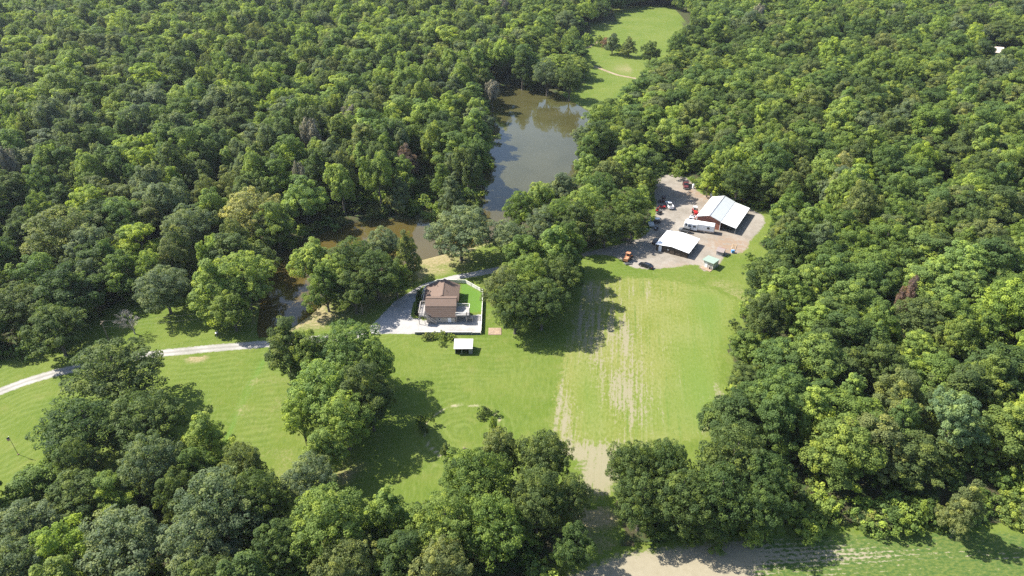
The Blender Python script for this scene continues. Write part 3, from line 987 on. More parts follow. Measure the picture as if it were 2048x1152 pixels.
# green roofed shed, little rusty shed
ga = math.atan2(187.57 - 189.82, 63.47 - 60.95)
gs = empty('garden_shed', (60.95, 189.82, 0), ga, 'small cream shed with a pale green metal roof at the yard corner', 'shed')
MB().loft([[(0, 0, 0), (3.35, 0, 0), (3.35, 3.6, 0), (0, 3.6, 0)], [(0, 0, 2.35), (3.35, 0, 2.35), (3.35, 3.6, 2.15), (0, 3.6, 2.15)]]).build('wall', M['shed_wall'], gs)
slab([(-0.5, -0.45, 2.52), (3.55, -0.45, 2.52), (3.55, 3.75, 2.28), (-0.5, 3.75, 2.28)], 0.1).build('roof', M['green_metal'], gs)
MB().box((1.0, -0.04, 0.98), (0.85, 0.06, 1.95)).build('door', M['white'], gs)
MB().box((1.6, -0.85, 0.07), (3.6, 1.7, 0.14)).build('front_slab', M['tan_slab'], gs)
pl = MB()
for i in range(9):
    a = i * 0.7
    pl.bar((0, 0, 0.25), (0.45 * math.cos(a), 0.3 * math.sin(a), 0.9 + 0.35 * math.sin(3 * a)), 0.06, 0.04)
pl.cyl((0, 0, 0), (0, 0, 0.3), 0.18, 0.22, 8)
po = pl.build('potted_plant', M['dark'], None, (62.55, 187.95, 0.14))
tag(po, 'spindly dark potted plant against the front of the green roofed shed', 'plant')
ra = math.atan2(195.96 - 197.1, 68.68 - 66.89)
rs = empty('tool_shed', (66.89, 197.1, 0), ra, 'tiny grey tool shed with a rusty ridged roof', 'shed')
gp = [(0, 0), (0, 1.55), (1.5, 2.1), (2.6, 1.6), (2.6, 0)]
MB().loft([[(0, y, z) for y, z in gp], [(2.15, y, z) for y, z in gp]]).build('wall', M['grey_wall'], rs)
slab([(-0.25, -0.3, 1.55), (2.4, -0.3, 1.55), (2.4, 1.5, 2.24), (-0.25, 1.5, 2.24)], 0.06).build('front_roof', M['faded_metal'], rs)
slab([(-0.25, 1.5, 2.24), (2.4, 1.5, 2.24), (2.4, 2.85, 1.7), (-0.25, 2.85, 1.7)], 0.06).build('rear_roof', M['rust_metal'], rs)
MB().box((1.05, -0.04, 0.2), (1.9, 0.05, 0.22)).build('skirt_board', M['palegrey'], rs)
tk = MB().box((0, 0, 0.55), (0.95, 0.95, 1.0)).cyl((0, 0, 1.05), (0, 0, 1.15), 0.25, n=12, m=1).box((0, 0, 0.05), (1.05, 1.05, 0.1), m=2)
tag(tk.build('water_tote', [M['blue'], M['palegrey'], M['tan_wood']], None, (72.7, 198.4, 0.02), 0.05), 'blue plastic water tote beside the pale lumber frame', 'tote')
lf = empty('lumber_frame', (74.05, 201.9, 0.02), math.atan2(3.4, 1.4), 'frame of pale new lumber lying on the dirt', 'lumber')
for y in (-0.62, 0.62): MB().box((0, y, 0.09), (4.2, 0.12, 0.14)).build('rail', M['tan_wood'], lf)
for i in range(7): MB().box((-1.8 + i * 0.6, 0, 0.19), (0.16, 1.36, 0.05)).build('slat', M['tan_wood'], lf)
st_ = empty('storage_container', (*at(1428, 399)[:2], 0), BA, 'pale grey storage box behind the big barn', 'container')
MB().box((0, 0, 1.1), (3.0, 2.0, 2.2)).build('body', M['palegrey'], st_, None, 0.05)
MB().box((0, 0, 2.25), (3.1, 2.1, 0.1)).build('lid', M['white'], st_)
wt = MB().cyl((0, 0, 0), (0, 0, 1.6), 0.42, n=14).cyl((0, 0, 1.6), (0, 0, 1.95), 0.42, 0.15, 14)
tag(wt.build('white_tank', M['white'], None, (*at(1386, 377)[:2], 0)), 'narrow white upright tank beside the old dark truck', 'tank')
fh = empty('far_house', (*at(1976, 110)[:2], 0), rad(-22), 'house with a pale peach roof half hidden by trees', 'house')
MB().box((0, 0, 1.5), (13, 9, 3)).build('wall', M['palegrey'], fh)
slab([(-7, -5, 3.0), (7, -5, 3.0), (7, 0, 5.4), (-7, 0, 5.4)], 0.15).build('roof', M['peach'], fh)
slab([(-7, 0, 5.4), (7, 0, 5.4), (7, 5, 3.0), (-7, 5, 3.0)], 0.15).build('roof', M['peach'], fh)
for x in (-4, 0.5, 4.5): window(fh, (x, -4.53, 1.6), 1.1, 1.2)


# ------------------------------------------------------------------ vehicles
def wheel(parent, x, y, r=0.34, wd=0.24, rim=True):
    o = MB().cyl((x, y - wd / 2, r), (x, y + wd / 2, r), r, n=14).build('wheel', M['rubber'], parent)
    if rim: MB().cyl((x, y - wd / 2 - .012, r), (x, y + wd / 2 + .012, r), r * 0.58, n=10).build('rim', M['steel'], o)
    return o


def ring_sec(x, hw, z0, z1, tuck=0.82, bul=0.06):
    """cross section of a car body at x"""
    zm = z0 + (z1 - z0) * 0.55
    return [(x, -hw * 0.92, z0), (x, -hw, zm - bul), (x, -hw * 0.98, zm + bul), (x, -hw * tuck, z1), (x, hw * tuck, z1), (x, hw * 0.98, zm + bul), (x, hw, zm - bul), (x, hw * 0.92, z0)]


def car(name, loc, rz, label, cat, paint, L=4.7, Wd=1.8, style='sedan', bed=None):
    """front of the vehicle towards +x"""
    r = empty(name, loc, rz, label, cat)
    h = Wd / 2
    k = L / 4.7
    zb = 0.28 if style == 'sedan' else 0.42
    belt = 0.92 if style == 'sedan' else 1.12
    hood = 0.80 if style == 'sedan' else 1.05
    top = 1.42 if style == 'sedan' else 1.85
    xs = [(-2.33, .86, zb + .12, belt - .14), (-2.2, .96, zb, belt - .02), (-1.6, 1, zb, belt), (0.9, 1, zb, belt), (1.2, .99, zb, hood + .06), (1.95, .95, zb, hood - .06), (2.26, .84, zb + .04, hood - .2), (2.34, .70, zb + .1, hood - .3)]
    if style == 'pickup':
        xs = [(-2.34, .97, zb, belt - .02), (-0.62, 1, zb, belt - .02), (-0.6, 1, zb, belt), (1.0, 1, zb, belt), (1.15, .99, zb, hood + .03), (2.15, .95, zb, hood - .06), (2.33, .85, zb + .04, hood - .25)]
    MB().loft([ring_sec(x * k, h * f, a, b, 0.86) for x, f, a, b in xs]).build('body', paint, r, None, 0.0)
    c0, c1, t0, t1 = {'sedan': (-1.95, 1.0, -1.25, 0.25), 'suv': (-2.2, 1.05, -2.0, 0.4), 'pickup': (-0.62, 1.05, -0.5, 0.42)}[style]
    cb = [[(c0 * k, -h * .86, belt - .03), (c1 * k, -h * .86, belt - .03), (c1 * k, h * .86, belt - .03), (c0 * k, h * .86, belt - .03)],
          [(t0 * k, -h * .70, top - .05), (t1 * k, -h * .70, top - .05), (t1 * k, h * .70, top - .05), (t0 * k, h * .70, top - .05)]]
    cab = MB().loft(cb).build('cabin_glass', M['glass'], r)
    MB().loft([[(t0 * k - .05, -h * .72, top - .06), (t1 * k + .05, -h * .72, top - .06), (t1 * k + .05, h * .72, top - .06), (t0 * k - .05, h * .72, top - .06)],
               [(t0 * k + .1, -h * .6, top + .02), (t1 * k - .08, -h * .6, top + .02), (t1 * k - .08, h * .6, top + .02), (t0 * k + .1, h * .6, top + .02)]]).build('roof', paint, r)
    for s in (-1, 1):
        for a, b in (((c0 * k, h * .865 * s, belt - .02), (t0 * k, h * .71 * s, top - .05)), ((c1 * k, h * .865 * s, belt - .02), (t1 * k, h * .71 * s, top - .05)),
                     (((c0 + c1) / 2 * k, h * .87 * s, belt - .02), ((t0 + t1) / 2 * k, h * .715 * s, top - .05))):
            MB().bar(a, b, 0.07, 0.06).build('pillar', paint, r)
    for x in (-1.45 * k, 1.4 * k):
        for s in (-1, 1): wheel(r, x, s * (h - .1), 0.33 if style == 'sedan' else 0.39)
    for s in (-1, 1):
        MB().box((2.29 * k, s * h * .62, hood - .17), (0.12, 0.34, 0.13)).build('headlight', M['palegrey'], r)
        MB().box((-2.30 * k, s * h * .72, belt - .2), (0.1, 0.26, 0.15)).build('tail_light', M['red'], r)
        MB().box((0.85 * k, s * (h + .07), belt + .06), (0.12, 0.16, 0.12)).build('mirror', M['dark'], r)
    if style == 'pickup':
        b = MB()
        b.box((-1.5 * k, 0, belt + 0.02), (1.6 * k, Wd * .72, 0.05))
        b.build('bed_floor', bed or M['grey'], r)
        b = MB()
        for s in (-1, 1): b.box((-1.5 * k, s * h * .9, belt + .12), (1.7 * k, 0.1, 0.26))
        b.box((-2.32 * k, 0, belt + .1), (0.08, Wd * .9, 0.26))
        b.build('bed_side', paint, r)
    MB().box((2.33 * k, 0, zb + .12), (0.1, Wd * .8, 0.16)).build('bumper', M['dark'] if style == 'sedan' else M['steel'], r)
    return r


c = at(1291.5, 533.5)
car('sedan_car', (*c[:2], 0.0), rad(180 - 37), 'black sedan parked on the grass edge below the boarded garage', 'car', M['black'], 4.8, 1.82)
c = at(1338.3, 413.5)
car('pickup_truck', (*c[:2], 0.02), rad(95), 'white pickup seen from behind in the middle of the gravel yard', 'truck', M['white'], 5.5, 1.95, 'pickup', M['grey'])
c = at(1379.5, 445)
car('pickup_truck', (c[0] + .6, c[1] + .6, 0.02), rad(-118), 'white pickup with its hood hidden behind the motorhome', 'truck', M['white'], 5.4, 1.95, 'pickup', M['dark'])
c = at(1368.5, 463)
car('suv_car', (c[0], c[1] - .2, 0.02), rad(180 - 28), 'dull grey car parked just in front of the motorhome', 'car', M['grey'], 3.9, 1.7, 'suv')
c = at(1310.5, 486)
car('hatchback_car', (c[0] + .25, c[1] + .4, 0.02), rad(60), 'black car mostly hidden behind the boarded garage', 'car', M['black'], 4.2, 1.75)

# old dark red truck under the trees
c = at(1371, 374)
T = empty('farm_truck', (*c[:2], 0.02), rad(-97), 'old dull dark red truck with a dump bed by the trees', 'truck')
MB().loft([ring_sec(1.2, .95, .55, 1.35, .9), ring_sec(2.6, .85, .55, 1.25, .8), ring_sec(2.8, .7, .6, 1.05, .8)]).build('hood', M['darkred'], T)
MB().loft([[(-0.3, -1, .6), (1.25, -1, .6), (1.25, 1, .6), (-.3, 1, .6)], [(-0.3, -1, 1.4), (1.25, -1, 1.4), (1.25, 1, 1.4), (-.3, 1, 1.4)], [(-.25, -.85, 2.15), (.85, -.85, 2.15), (.85, .85, 2.15), (-.25, .85, 2.15)]]).build('cab', M['darkred'], T)
MB().poly([(1.28, -.85, 1.45), (1.28, .85, 1.45), (.93, .78, 2.08), (.93, -.78, 2.08)]).build('windshield', M['glass'], T)
MB().box((-1.9, 0, 1.15), (3.1, 2.1, 0.2)).box((-1.9, -1.02, 1.55), (3.1, .08, .7)).box((-1.9, 1.02, 1.55), (3.1, .08, .7)).box((-.38, 0, 1.7), (.08, 2.1, 1.0)).build('dump_bed', M['dark'], T)
MB().box((2.85, 0, .6), (.14, 1.9, .22)).build('bumper', M['steel'], T)
for x in (1.9, -1.9):
    for s in (-.9, .9): wheel(T, x, s, .45, .3)

# the motorhome
a, b = at(1366, 459.5), at(1426.5, 469.5)
rv_a = math.atan2(b[1] - a[1], b[0] - a[0])
mid = (a + b) / 2 + np.array([-math.sin(rv_a), math.cos(rv_a), 0]) * 1.3
R = empty('motorhome', (*mid[:2], 0.02), rv_a, 'long white motorhome with a slide-out, parked between barn and garage', 'motorhome')
L = float(np.hypot(*(b - a)[:2]))
sec = lambda x, z0, z1, hw: [(x, -hw, z0), (x, -hw, z1 - .15), (x, -hw + .15, z1), (x, hw - .15, z1), (x, hw, z1 - .15), (x, hw, z0)]
MB().loft([sec(-L / 2, .75, 1.9, 1.1), sec(-L / 2 + .18, .55, 2.7, 1.22), sec(-L / 2 + .7, .5, 3.22, 1.26), sec(L / 2 - .15, .5, 3.22, 1.26), sec(L / 2, .6, 3.05, 1.2)]).build('body', M['white'], R)
MB().loft([[(x, -1.28, z) for x, z in ((-L / 2 + .3, .5), (L / 2 - .05, .5), (L / 2 - .05, 1.0), (-L / 2 + .3, .95))], [(x, -1.262, z) for x, z in ((-L / 2 + .3, .5), (L / 2 - .05, .5), (L / 2 - .05, 1.0), (-L / 2 + .3, .95))]]).build('lower_stripe', M['taupe'], R)
so = MB().box((-L / 2 + 3.0, -1.5, 1.85), (3.4, 0.55, 2.3)).build('slide_out', M['white'], R, None, 0.05)
for x, wd_ in ((-L / 2 + 2.1, .95), (-L / 2 + 3.7, .95)):
    MB().box((x, -1.79, 2.1), (wd_, 0.03, 0.6)).build('window', M['glass'], so)
MB().box((L / 2 - 2.0, -1.27, 2.1), (0.9, 0.04, 0.75)).build('window', M['glass'], R)
MB().box((-L / 2 + .95, -1.275, 2.1), (0.75, 0.04, 0.7)).build('cab_window', M['glass'], R)
MB().poly([(-L / 2 + .14, -1.0, 2.0), (-L / 2 + .14, 1.0, 2.0), (-L / 2 + .52, 1.0, 3.0), (-L / 2 + .52, -1.0, 3.0)]).poly([(-L / 2 + .05, -1.0, 2.0), (-L / 2 + .05, 1.0, 2.0), (-L / 2 + .47, 1.0, 3.0), (-L / 2 + .47, -1.0, 3.0)]).build('windshield', M['glass'], R)
MB().loft([[(x, -1.275, z) for x, z in ((L / 2 - 4.6, 1.5), (L / 2 - 2.5, 1.35), (L / 2 - .4, 1.7), (L / 2 - .4, 1.82), (L / 2 - 2.6, 1.5))], [(x, -1.262, z) for x, z in ((L / 2 - 4.6, 1.5), (L / 2 - 2.5, 1.35), (L / 2 - .4, 1.7), (L / 2 - .4, 1.82), (L / 2 - 2.6, 1.5))]]).build('swoosh_stripe', M['palegrey'], R)
for x in (-3.3, -1.5, 2.9): MB().box((x, 0.1, 3.3), (.6, .5, .16)).build('roof_vent', M['palegrey'], R, None, .04)
MB().box((0.4, 0.1, 3.36), (.9, .75, .28)).build('air_conditioner', M['cream'], R, None, .06)
for x in (-L / 2 + 1.3, L / 2 - 3.2):
    for s in (-1.12, 1.12): wheel(R, x, s, .45, .3)
MB().box((-L / 2 + .35, -1.5, 2.2), (.15, .25, .4)).build('mirror', M['dark'], R)
MB().box((L / 2 + .02, 0, .7), (.1, 2.2, .25)).build('bumper', M['dark'], R)


# tractors and machines
def tractor(loc, rz, label, paint, loader=True, roof=None, sc=1.0, cat='tractor', name='tractor'):
    r = empty(name, loc, rz, label, cat, None, (sc, sc, sc))
    MB().loft([ring_sec(.2, .42, .55, 1.2, .85), ring_sec(1.5, .38, .55, 1.1, .8), ring_sec(1.62, .3, .6, .95, .8)]).build('hood', paint, r)
    f = MB()
    for s in (-1, 1): f.box((-.55, s * .68, 1.15), (1.1, .34, .1)).box((-1.05, s * .68, .95), (.1, .34, .4))
    f.box((-.45, 0, .7), (1.5, .6, .4))
    f.build('fender', paint, r)
    MB().box((-.6, 0, 1.05), (.5, .5, .14)).box((-.82, 0, 1.35), (.1, .5, .5)).build('seat', M['dark'], r)
    MB().cyl((.1, 0, 1.0), (-.05, 0, 1.35), .03, n=6).cyl((-.05, 0, 1.35), (-.07, 0, 1.38), .2, n=12).build('steering_wheel', M['dark'], r)
    for s in (-1, 1):
        wheel(r, -.55, s * .7, .62, .36)
        wheel(r, 1.2, s * .6, .38, .24)
    if roof:
        MB().box((-.55, 0, 2.1), (1.3, 1.25, .08)).build('canopy', roof, r, None, .03)
        for x in (-1.05, 0):
            for s in (-.5, .5): MB().cyl((x, s, .9), (x, s, 2.08), .035, n=6).build('canopy_post', M['dark'], r)
    if loader:
        p = MB()
        for s in (-1, 1): p.bar((.1, s * .52, 1.25), (1.5, s * .52, 1.05), .1, .16).bar((1.5, s * .52, 1.05), (2.25, s * .52, .35), .1, .14)
        p.build('loader_arm', paint, r)
        MB().loft([[(2.2, -.85, .7), (2.2, -.85, .1), (2.85, -.85, .06), (2.85, -.85, .12), (2.3, -.85, .2)], [(2.2, .85, .7), (2.2, .85, .1), (2.85, .85, .06), (2.85, .85, .12), (2.3, .85, .2)]]).build('bucket', paint, r)
    return r


c = at(1389.5, 427)
tractor((*c[:2], .02), rad(-95), 'bright red loader tractor with a pale canopy beside the barn', M['red'], True, M['palegrey'], 1.15)
# orange machine: skid loader style with a tilted cab and a front sweeper deck
c = at(1254.5, 521)
o = empty('wheel_loader', (*c[:2], .02), rad(62), 'orange loader with a counterweight standing on the gravel near the black sedan', 'loader', None, (1.25, 1.25, 1.25))
MB().loft([ring_sec(-1.5, .62, .5, 1.25, .85), ring_sec(-.3, .66, .45, 1.4, .85), ring_sec(0, .6, .45, 1.2, .85)]).build('engine_cover', M['orange'], o)
MB().loft([[(.0, -.6, .5), (1.1, -.6, .5), (1.1, .6, .5), (0, .6, .5)], [(.05, -.55, 1.3), (.9, -.55, 1.2), (.9, .55, 1.2), (.05, .55, 1.3)]]).build('operator_platform', M['orange'], o)
MB().box((.2, 0, 1.4), (.45, .5, .14)).box((.0, 0, 1.68), (.1, .5, .5)).build('seat', M['dark'], o)
p = MB()
for s in (-.5, .5): p.cyl((-.1, s, 1.2), (-.1, s, 2.1), .04, n=6).cyl((.85, s, 1.1), (.75, s, 2.1), .04, n=6)
p.box((.33, 0, 2.13), (1.05, 1.15, .06))
p.build('roll_cage', M['orange'], o)
p = MB()
for s in (-1, 1): p.bar((.6, s * .7, 1.15), (1.6, s * .7, .9), .12, .18).bar((1.6, s * .7, .9), (2.0, s * .7, .35), .12, .16)
p.build('loader_arm', M['orange'], o)
MB().loft([[(1.95, -.9, .75), (1.95, -.9, .1), (2.6, -.9, .06), (2.6, -.9, .12), (2.1, -.9, .2)], [(1.95, .9, .75), (1.95, .9, .1), (2.6, .9, .06), (2.6, .9, .12), (2.1, .9, .2)]]).build('bucket', M['dark'], o)
for x in (-.95, .85):
    for s in (-.72, .72): wheel(o, x, s, .42, .3)
c = at(1256.5, 528.5)
p = MB().box((0, 0, .22), (2.2, .9, .2)).box((-.2, .1, .38), (1.6, .5, .12))
for x in (-.9, .9): p.cyl((x, -.5, .2), (x, .5, .2), .2, n=8)
tag(p.build('mower_deck', M['grey'], None, (c[0], c[1], .02)), 'grey implement lying on the gravel below the orange loader', 'implement').rotation_euler[2] = rad(15)


def atv(loc, rz, label, paint, name='quad_bike', cat='quad bike', sc=1.0):
    r = empty(name, loc, rz, label, cat, 'machines parked along the trees at the yard edge', (sc, sc, sc))
    MB().loft([ring_sec(-.9, .3, .45, .8, .8), ring_sec(-.2, .22, .4, .72, .8), ring_sec(.35, .25, .42, .85, .8), ring_sec(.95, .3, .45, .78, .8)]).build('body', paint, r)
    for x in (-.62, .62):
        for s in (-.42, .42): MB().box((x, s, .74), (.62, .34, .05)).build('fender', paint, r)
    MB().box((-.25, 0, .86), (.7, .32, .14)).build('seat', M['dark'], r, None, .03)
    MB().cyl((.4, -.38, 1.08), (.4, .38, 1.08), .03, n=6).cyl((.5, 0, .8), (.4, 0, 1.08), .04, n=6).build('handlebar', M['dark'], r)
    for x in (.8, -.78): MB().box((x, 0, .88), (.5, .62, .04)).build('cargo_rack', M['steel'], r)
    for x in (-.62, .62):
        for s in (-.45, .45): wheel(r, x, s, .29, .24)
    return r


for px, py, rz, lab, mat, sc in ((1312, 459, 60, 'small dark quad bike behind the white topped utility cart', 'dark', 1.0), (1289.5, 465, 35, 'dark blue quad bike at the edge of the grove', 'darkblue', 1.15),
                                 (1278.5, 474, 20, 'dull maroon quad bike at the lower end of the machine row', 'darkred', 1.1), (1327.5, 396.5, 80, 'dark red quad bike at the upper end of the machine row', 'darkred', 1.0)):
    c = at(px, py)
    atv((*c[:2], .02), rad(rz), lab, M[mat], sc=sc)


def mower(loc, rz, label, paint, sc=1.0):
    r = empty('riding_mower', loc, rz, label, 'mower', 'machines parked along the trees at the yard edge', (sc, sc, sc))
    MB().loft([ring_sec(.1, .3, .35, .85, .85), ring_sec(.85, .28, .35, .8, .8), ring_sec(.95, .2, .4, .7, .8)]).build('hood', paint, r)
    MB().box((-.45, 0, .45), (.9, .75, .2)).build('rear_body', paint, r, None, .05)
    MB().box((-.1, 0, .18), (1.0, 1.15, .16)).build('mower_deck', M['dark'], r, None, .04)
    MB().box((-.4, 0, .68), (.42, .45, .14)).box((-.6, 0, .9), (.1, .42, .4)).build('seat', M['dark'], r)
    MB().cyl((.1, 0, .8), (-.02, 0, 1.0), .02, n=6).cyl((-.02, 0, 1.0), (-.04, 0, 1.02), .17, n=12).build('steering_wheel', M['dark'], r)
    for s in (-1, 1):
        wheel(r, -.55, s * .42, .28, .24)
        wheel(r, .65, s * .38, .2, .14)
    return r


for px, py, rz, lab, mat, sc in ((1324.5, 416.5, -20, 'bright red riding mower beside the white pickup', 'red', 1.25), (1323, 405, -10, 'dull red riding mower in shade at the yard edge', 'darkred', 1.3),
                                 (1314.5, 421.5, 70, 'faded red riding mower next to the patch of sunlit grass', 'red', 1.1), (1319, 428, 40, 'dark riding mower behind the utility cart', 'dark', 1.25)):
    c = at(px, py)
    mower((*c[:2], .02), rad(rz), lab, M[mat], sc)
# utility cart with a white roof
c = at(1313.5, 446)
u = empty('utility_cart', (*c[:2], .02), rad(8), 'black utility cart with a white flat roof', 'cart', 'machines parked along the trees at the yard edge')
MB().loft([ring_sec(-1.4, .62, .4, .95, .9), ring_sec(.5, .65, .35, .8, .9), ring_sec(1.35, .55, .4, .75, .8)]).build('body', M['dark'], u)
MB().box((0, 0, 1.82), (1.5, 1.3, .08)).build('roof', M['white'], u, None, .03)
for x in (-.65, .65):
    for s in (-.58, .58): MB().cyl((x, s, .85), (x, s, 1.8), .035, n=6).build('roof_post', M['dark'], u)
MB().box((-.2, 0, .98), (.5, 1.1, .14)).box((-.48, 0, 1.2), (.1, 1.1, .4)).build('seat', M['dark'], u)
for x in (-.95, .95):
    for s in (-.6, .6): wheel(u, x, s, .32, .24)
# pale trailer with a short mast
c = at(1302, 450)
u = empty('flat_trailer', (*c[:2], .02), rad(88), 'pale grey trailer with a pole mast parked under the grove', 'trailer', 'machines parked along the trees at the yard edge')
MB().box((-.6, 0, .62), (3.4, 1.9, .16)).box((-2.2, 0, .85), (.25, 1.9, .4)).build('deck', M['palegrey'], u)
MB().box((-1.4, 0, .85), (1.2, 1.4, .3)).build('hatch', M['palegrey'], u, None, .06)
MB().bar((1.0, 0, .6), (3.4, 0, .5), .12, .12).build('drawbar', M['palegrey'], u)
MB().cyl((1.2, .1, .6), (2.6, .1, 2.4), .09, .07, 8).build('mast', M['palegrey'], u)
for s in (-1, 1): wheel(u, -.8, s * .98, .33, .22)
# log pile
c = at(1254, 481)
lg = empty('log_pile', (*c[:2], 0), rad(-15), 'pile of grey logs at the shaded edge of the grove', 'logs')
k = 0
for row, nlog in ((0, 5), (1, 4), (2, 2)):
    for i in range(nlog):
        y = (i - (nlog - 1) / 2) * .36 + random.uniform(-.04, .04)
        l = random.uniform(2.3, 4.0)
        z = .17 + row * .3
        MB().cyl((-l / 2 + random.uniform(-.4, .4), y, z), (l / 2, y + random.uniform(-.15, .15), z), .17, .14, 7).build('log', M['bark'], lg)
# tools in the lean-to: a hay wagon
wg = empty('hay_wagon', (0, 0, 0), 0, 'dark low wagon standing in the shade of the lean-to', 'wagon')
lw = B.matrix_basis if False else None
cx, cy = 72.09 + 2.6 * math.cos(BA) - 4.0 * math.sin(BA), 213.92 + 2.6 * math.sin(BA) + 4.0 * math.cos(BA)
wg.location = (cx, cy, 0.02)
wg.rotation_euler = (0, 0, BA + rad(90))
MB().box((0, 0, .8), (4.2, 2.0, .14)).build('deck', M['grey'], wg)
MB().bar((2.1, 0, .6), (3.6, 0, .4), .1, .1).build('drawbar', M['dark'], wg)
MB().box((-2.0, 0, 1.3), (.1, 2.0, 1.0)).build('end_rack', M['dark'], wg)
for x in (-1.4, 1.4):
    for s in (-.85, .85): wheel(wg, x, s, .36, .22)

# flagpole, feeder, utility poles and wires
f = empty('flagpole', (*at(36.5, 909)[:2], 0), 0, 'slim flagpole with a small striped flag on the left lawn', 'flagpole')
MB().cyl((0, 0, 0), (0, 0, 5.4), .06, .035, 8).build('pole', M['grey'], f)
MB().cyl((0, 0, 5.4), (0, 0, 5.52), .07, n=8).build('finial', M['steel'], f)
fl = MB()
nx, nz = 8, 5
vv = lambda i, j: (-(i / nx) * 0.75 * 1.0, .10 * math.sin(i * 1.1) * (i / nx), -j / nz * .95 - .35 * (i / nx) ** 1.3)
for i in range(nx):
    for j in range(nz): fl.poly([vv(i, j), vv(i + 1, j), vv(i + 1, j + 1), vv(i, j + 1)])
fo = fl.build('flag', M['flag'], f, (-.04, 0, 5.3))
so_ = fo.modifiers.new('thickness', 'SOLIDIFY')
so_.thickness = .015
MB().cyl((0, 0, 0), (0, 0, .15), .22, .18, 10).build('base', M['tan_slab'], f)
d = empty('game_feeder', (*at(437, 678)[:2], 0), 0, 'black barrel game feeder on a tripod in the left lawn', 'feeder')
MB().cyl((0, 0, 1.5), (0, 0, 2.25), .36, .42, 14).cyl((0, 0, 1.2), (0, 0, 1.5), .12, .36, 14).build('barrel', M['dark'], d)
MB().cyl((0, 0, 2.25), (0, 0, 2.34), .45, .3, 14).build('lid', M['steel'], d)
for i in range(3):
    a = i * 2.094 + .5
    MB().cyl((.85 * math.cos(a), .85 * math.sin(a), 0), (.35 * math.cos(a), .35 * math.sin(a), 1.9), .035, n=6).build('leg', M['steel'], d)
pa, pb = at(725.5, 629), at(222, 692)
for p, lab in ((pa, 'wooden utility pole with a pale transformer near the drive'), (pb, 'wooden utility pole behind the big dark oak')):
    u = empty('utility_pole', (*p[:2], 0), 0, lab, 'pole')
    MB().cyl((0, 0, 0), (0, 0, 8.2), .16, .11, 9).build('pole', M['pole'], u)
    MB().box((0, 0, 7.7), (.12, 1.6, .12)).build('crossarm', M['pole'], u)
    if p is pa:
        MB().cyl((-.32, 0, 5.9), (-.32, 0, 6.8), .25, n=12).build('transformer', M['palegrey'], u)
        MB().cyl((0, 0, 8.1), (-.7, 0, 8.5), .03, n=6).build('lamp_arm', M['steel'], u)
        MB().box((-.75, 0, 8.48), (.4, .2, .1)).build('lamp_head', M['palegrey'], u)
pw = empty('power_line', (*pa[:2], 0), 0, 'pair of thin power lines crossing the left lawn', 'power line')
dx, dy = pb[0] - pa[0], pb[1] - pa[1]
for oy, z in ((.6, 7.8), (0.0, 6.4)):
    m_ = MB()
    for i in range(24):
        t0, t1 = i / 24, (i + 1) / 24
        sg = lambda t: z - 4 * 1.3 * t * (1 - t)
        m_.cyl((dx * t0, dy * t0 + oy, sg(t0)), (dx * t1, dy * t1 + oy, sg(t1)), .012, n=5, caps=False)
    m_.build('wire', M['grey'], pw)


# ------------------------------------------------------------------ trees
def quads_mesh(name, C, N, size, tone, mat, aspect=1.0):
    """leaf sprays: one small four cornered face each, turned to its own normal"""
    n = len(C)
    N = N / np.maximum(np.linalg.norm(N, axis=1, keepdims=True), 1e-6)
    r = RNG.normal(size=(n, 3))
    U = np.cross(N, r)
    U /= np.maximum(np.linalg.norm(U, axis=1, keepdims=True), 1e-6)
    V = np.cross(N, U)
    h = (size * 0.5)[:, None]
    bend = N * h * 0.15
    vs = np.stack([C - U * h * aspect - bend, C - V * h * 0.8, C + U * h * aspect - bend, C + V * h * 0.8], 1).reshape(-1, 3)
    me = bpy.data.meshes.new(name)
    me.vertices.add(n * 4)
    me.vertices.foreach_set('co', vs.astype(np.float32).ravel())
    me.loops.add(n * 4)
    me.loops.foreach_set('vertex_index', np.arange(n * 4, dtype=np.int32))
    me.polygons.add(n)
    me.polygons.foreach_set('loop_start', np.arange(0, n * 4, 4, dtype=np.int32))
    me.polygons.foreach_set('loop_total', np.full(n, 4, dtype=np.int32))
    me.update(calc_edges=True)
    a = me.attributes.new('tone', 'FLOAT', 'POINT')
    a.data.foreach_set('value', np.repeat(tone, 4).astype(np.float32))
    me.materials.append(mat)
    return me


def fib(n, jit=0.35):
    i = np.arange(n) + 0.5
    z = 1 - 2 * i / n
    t = i * 2.399963 + RNG.random() * 6
    v = np.stack([np.sqrt(1 - z * z) * np.cos(t), np.sqrt(1 - z * z) * np.sin(t), z], 1) + RNG.normal(size=(n, 3)) * jit * 0.3
    return v / np.linalg.norm(v, axis=1, keepdims=True)


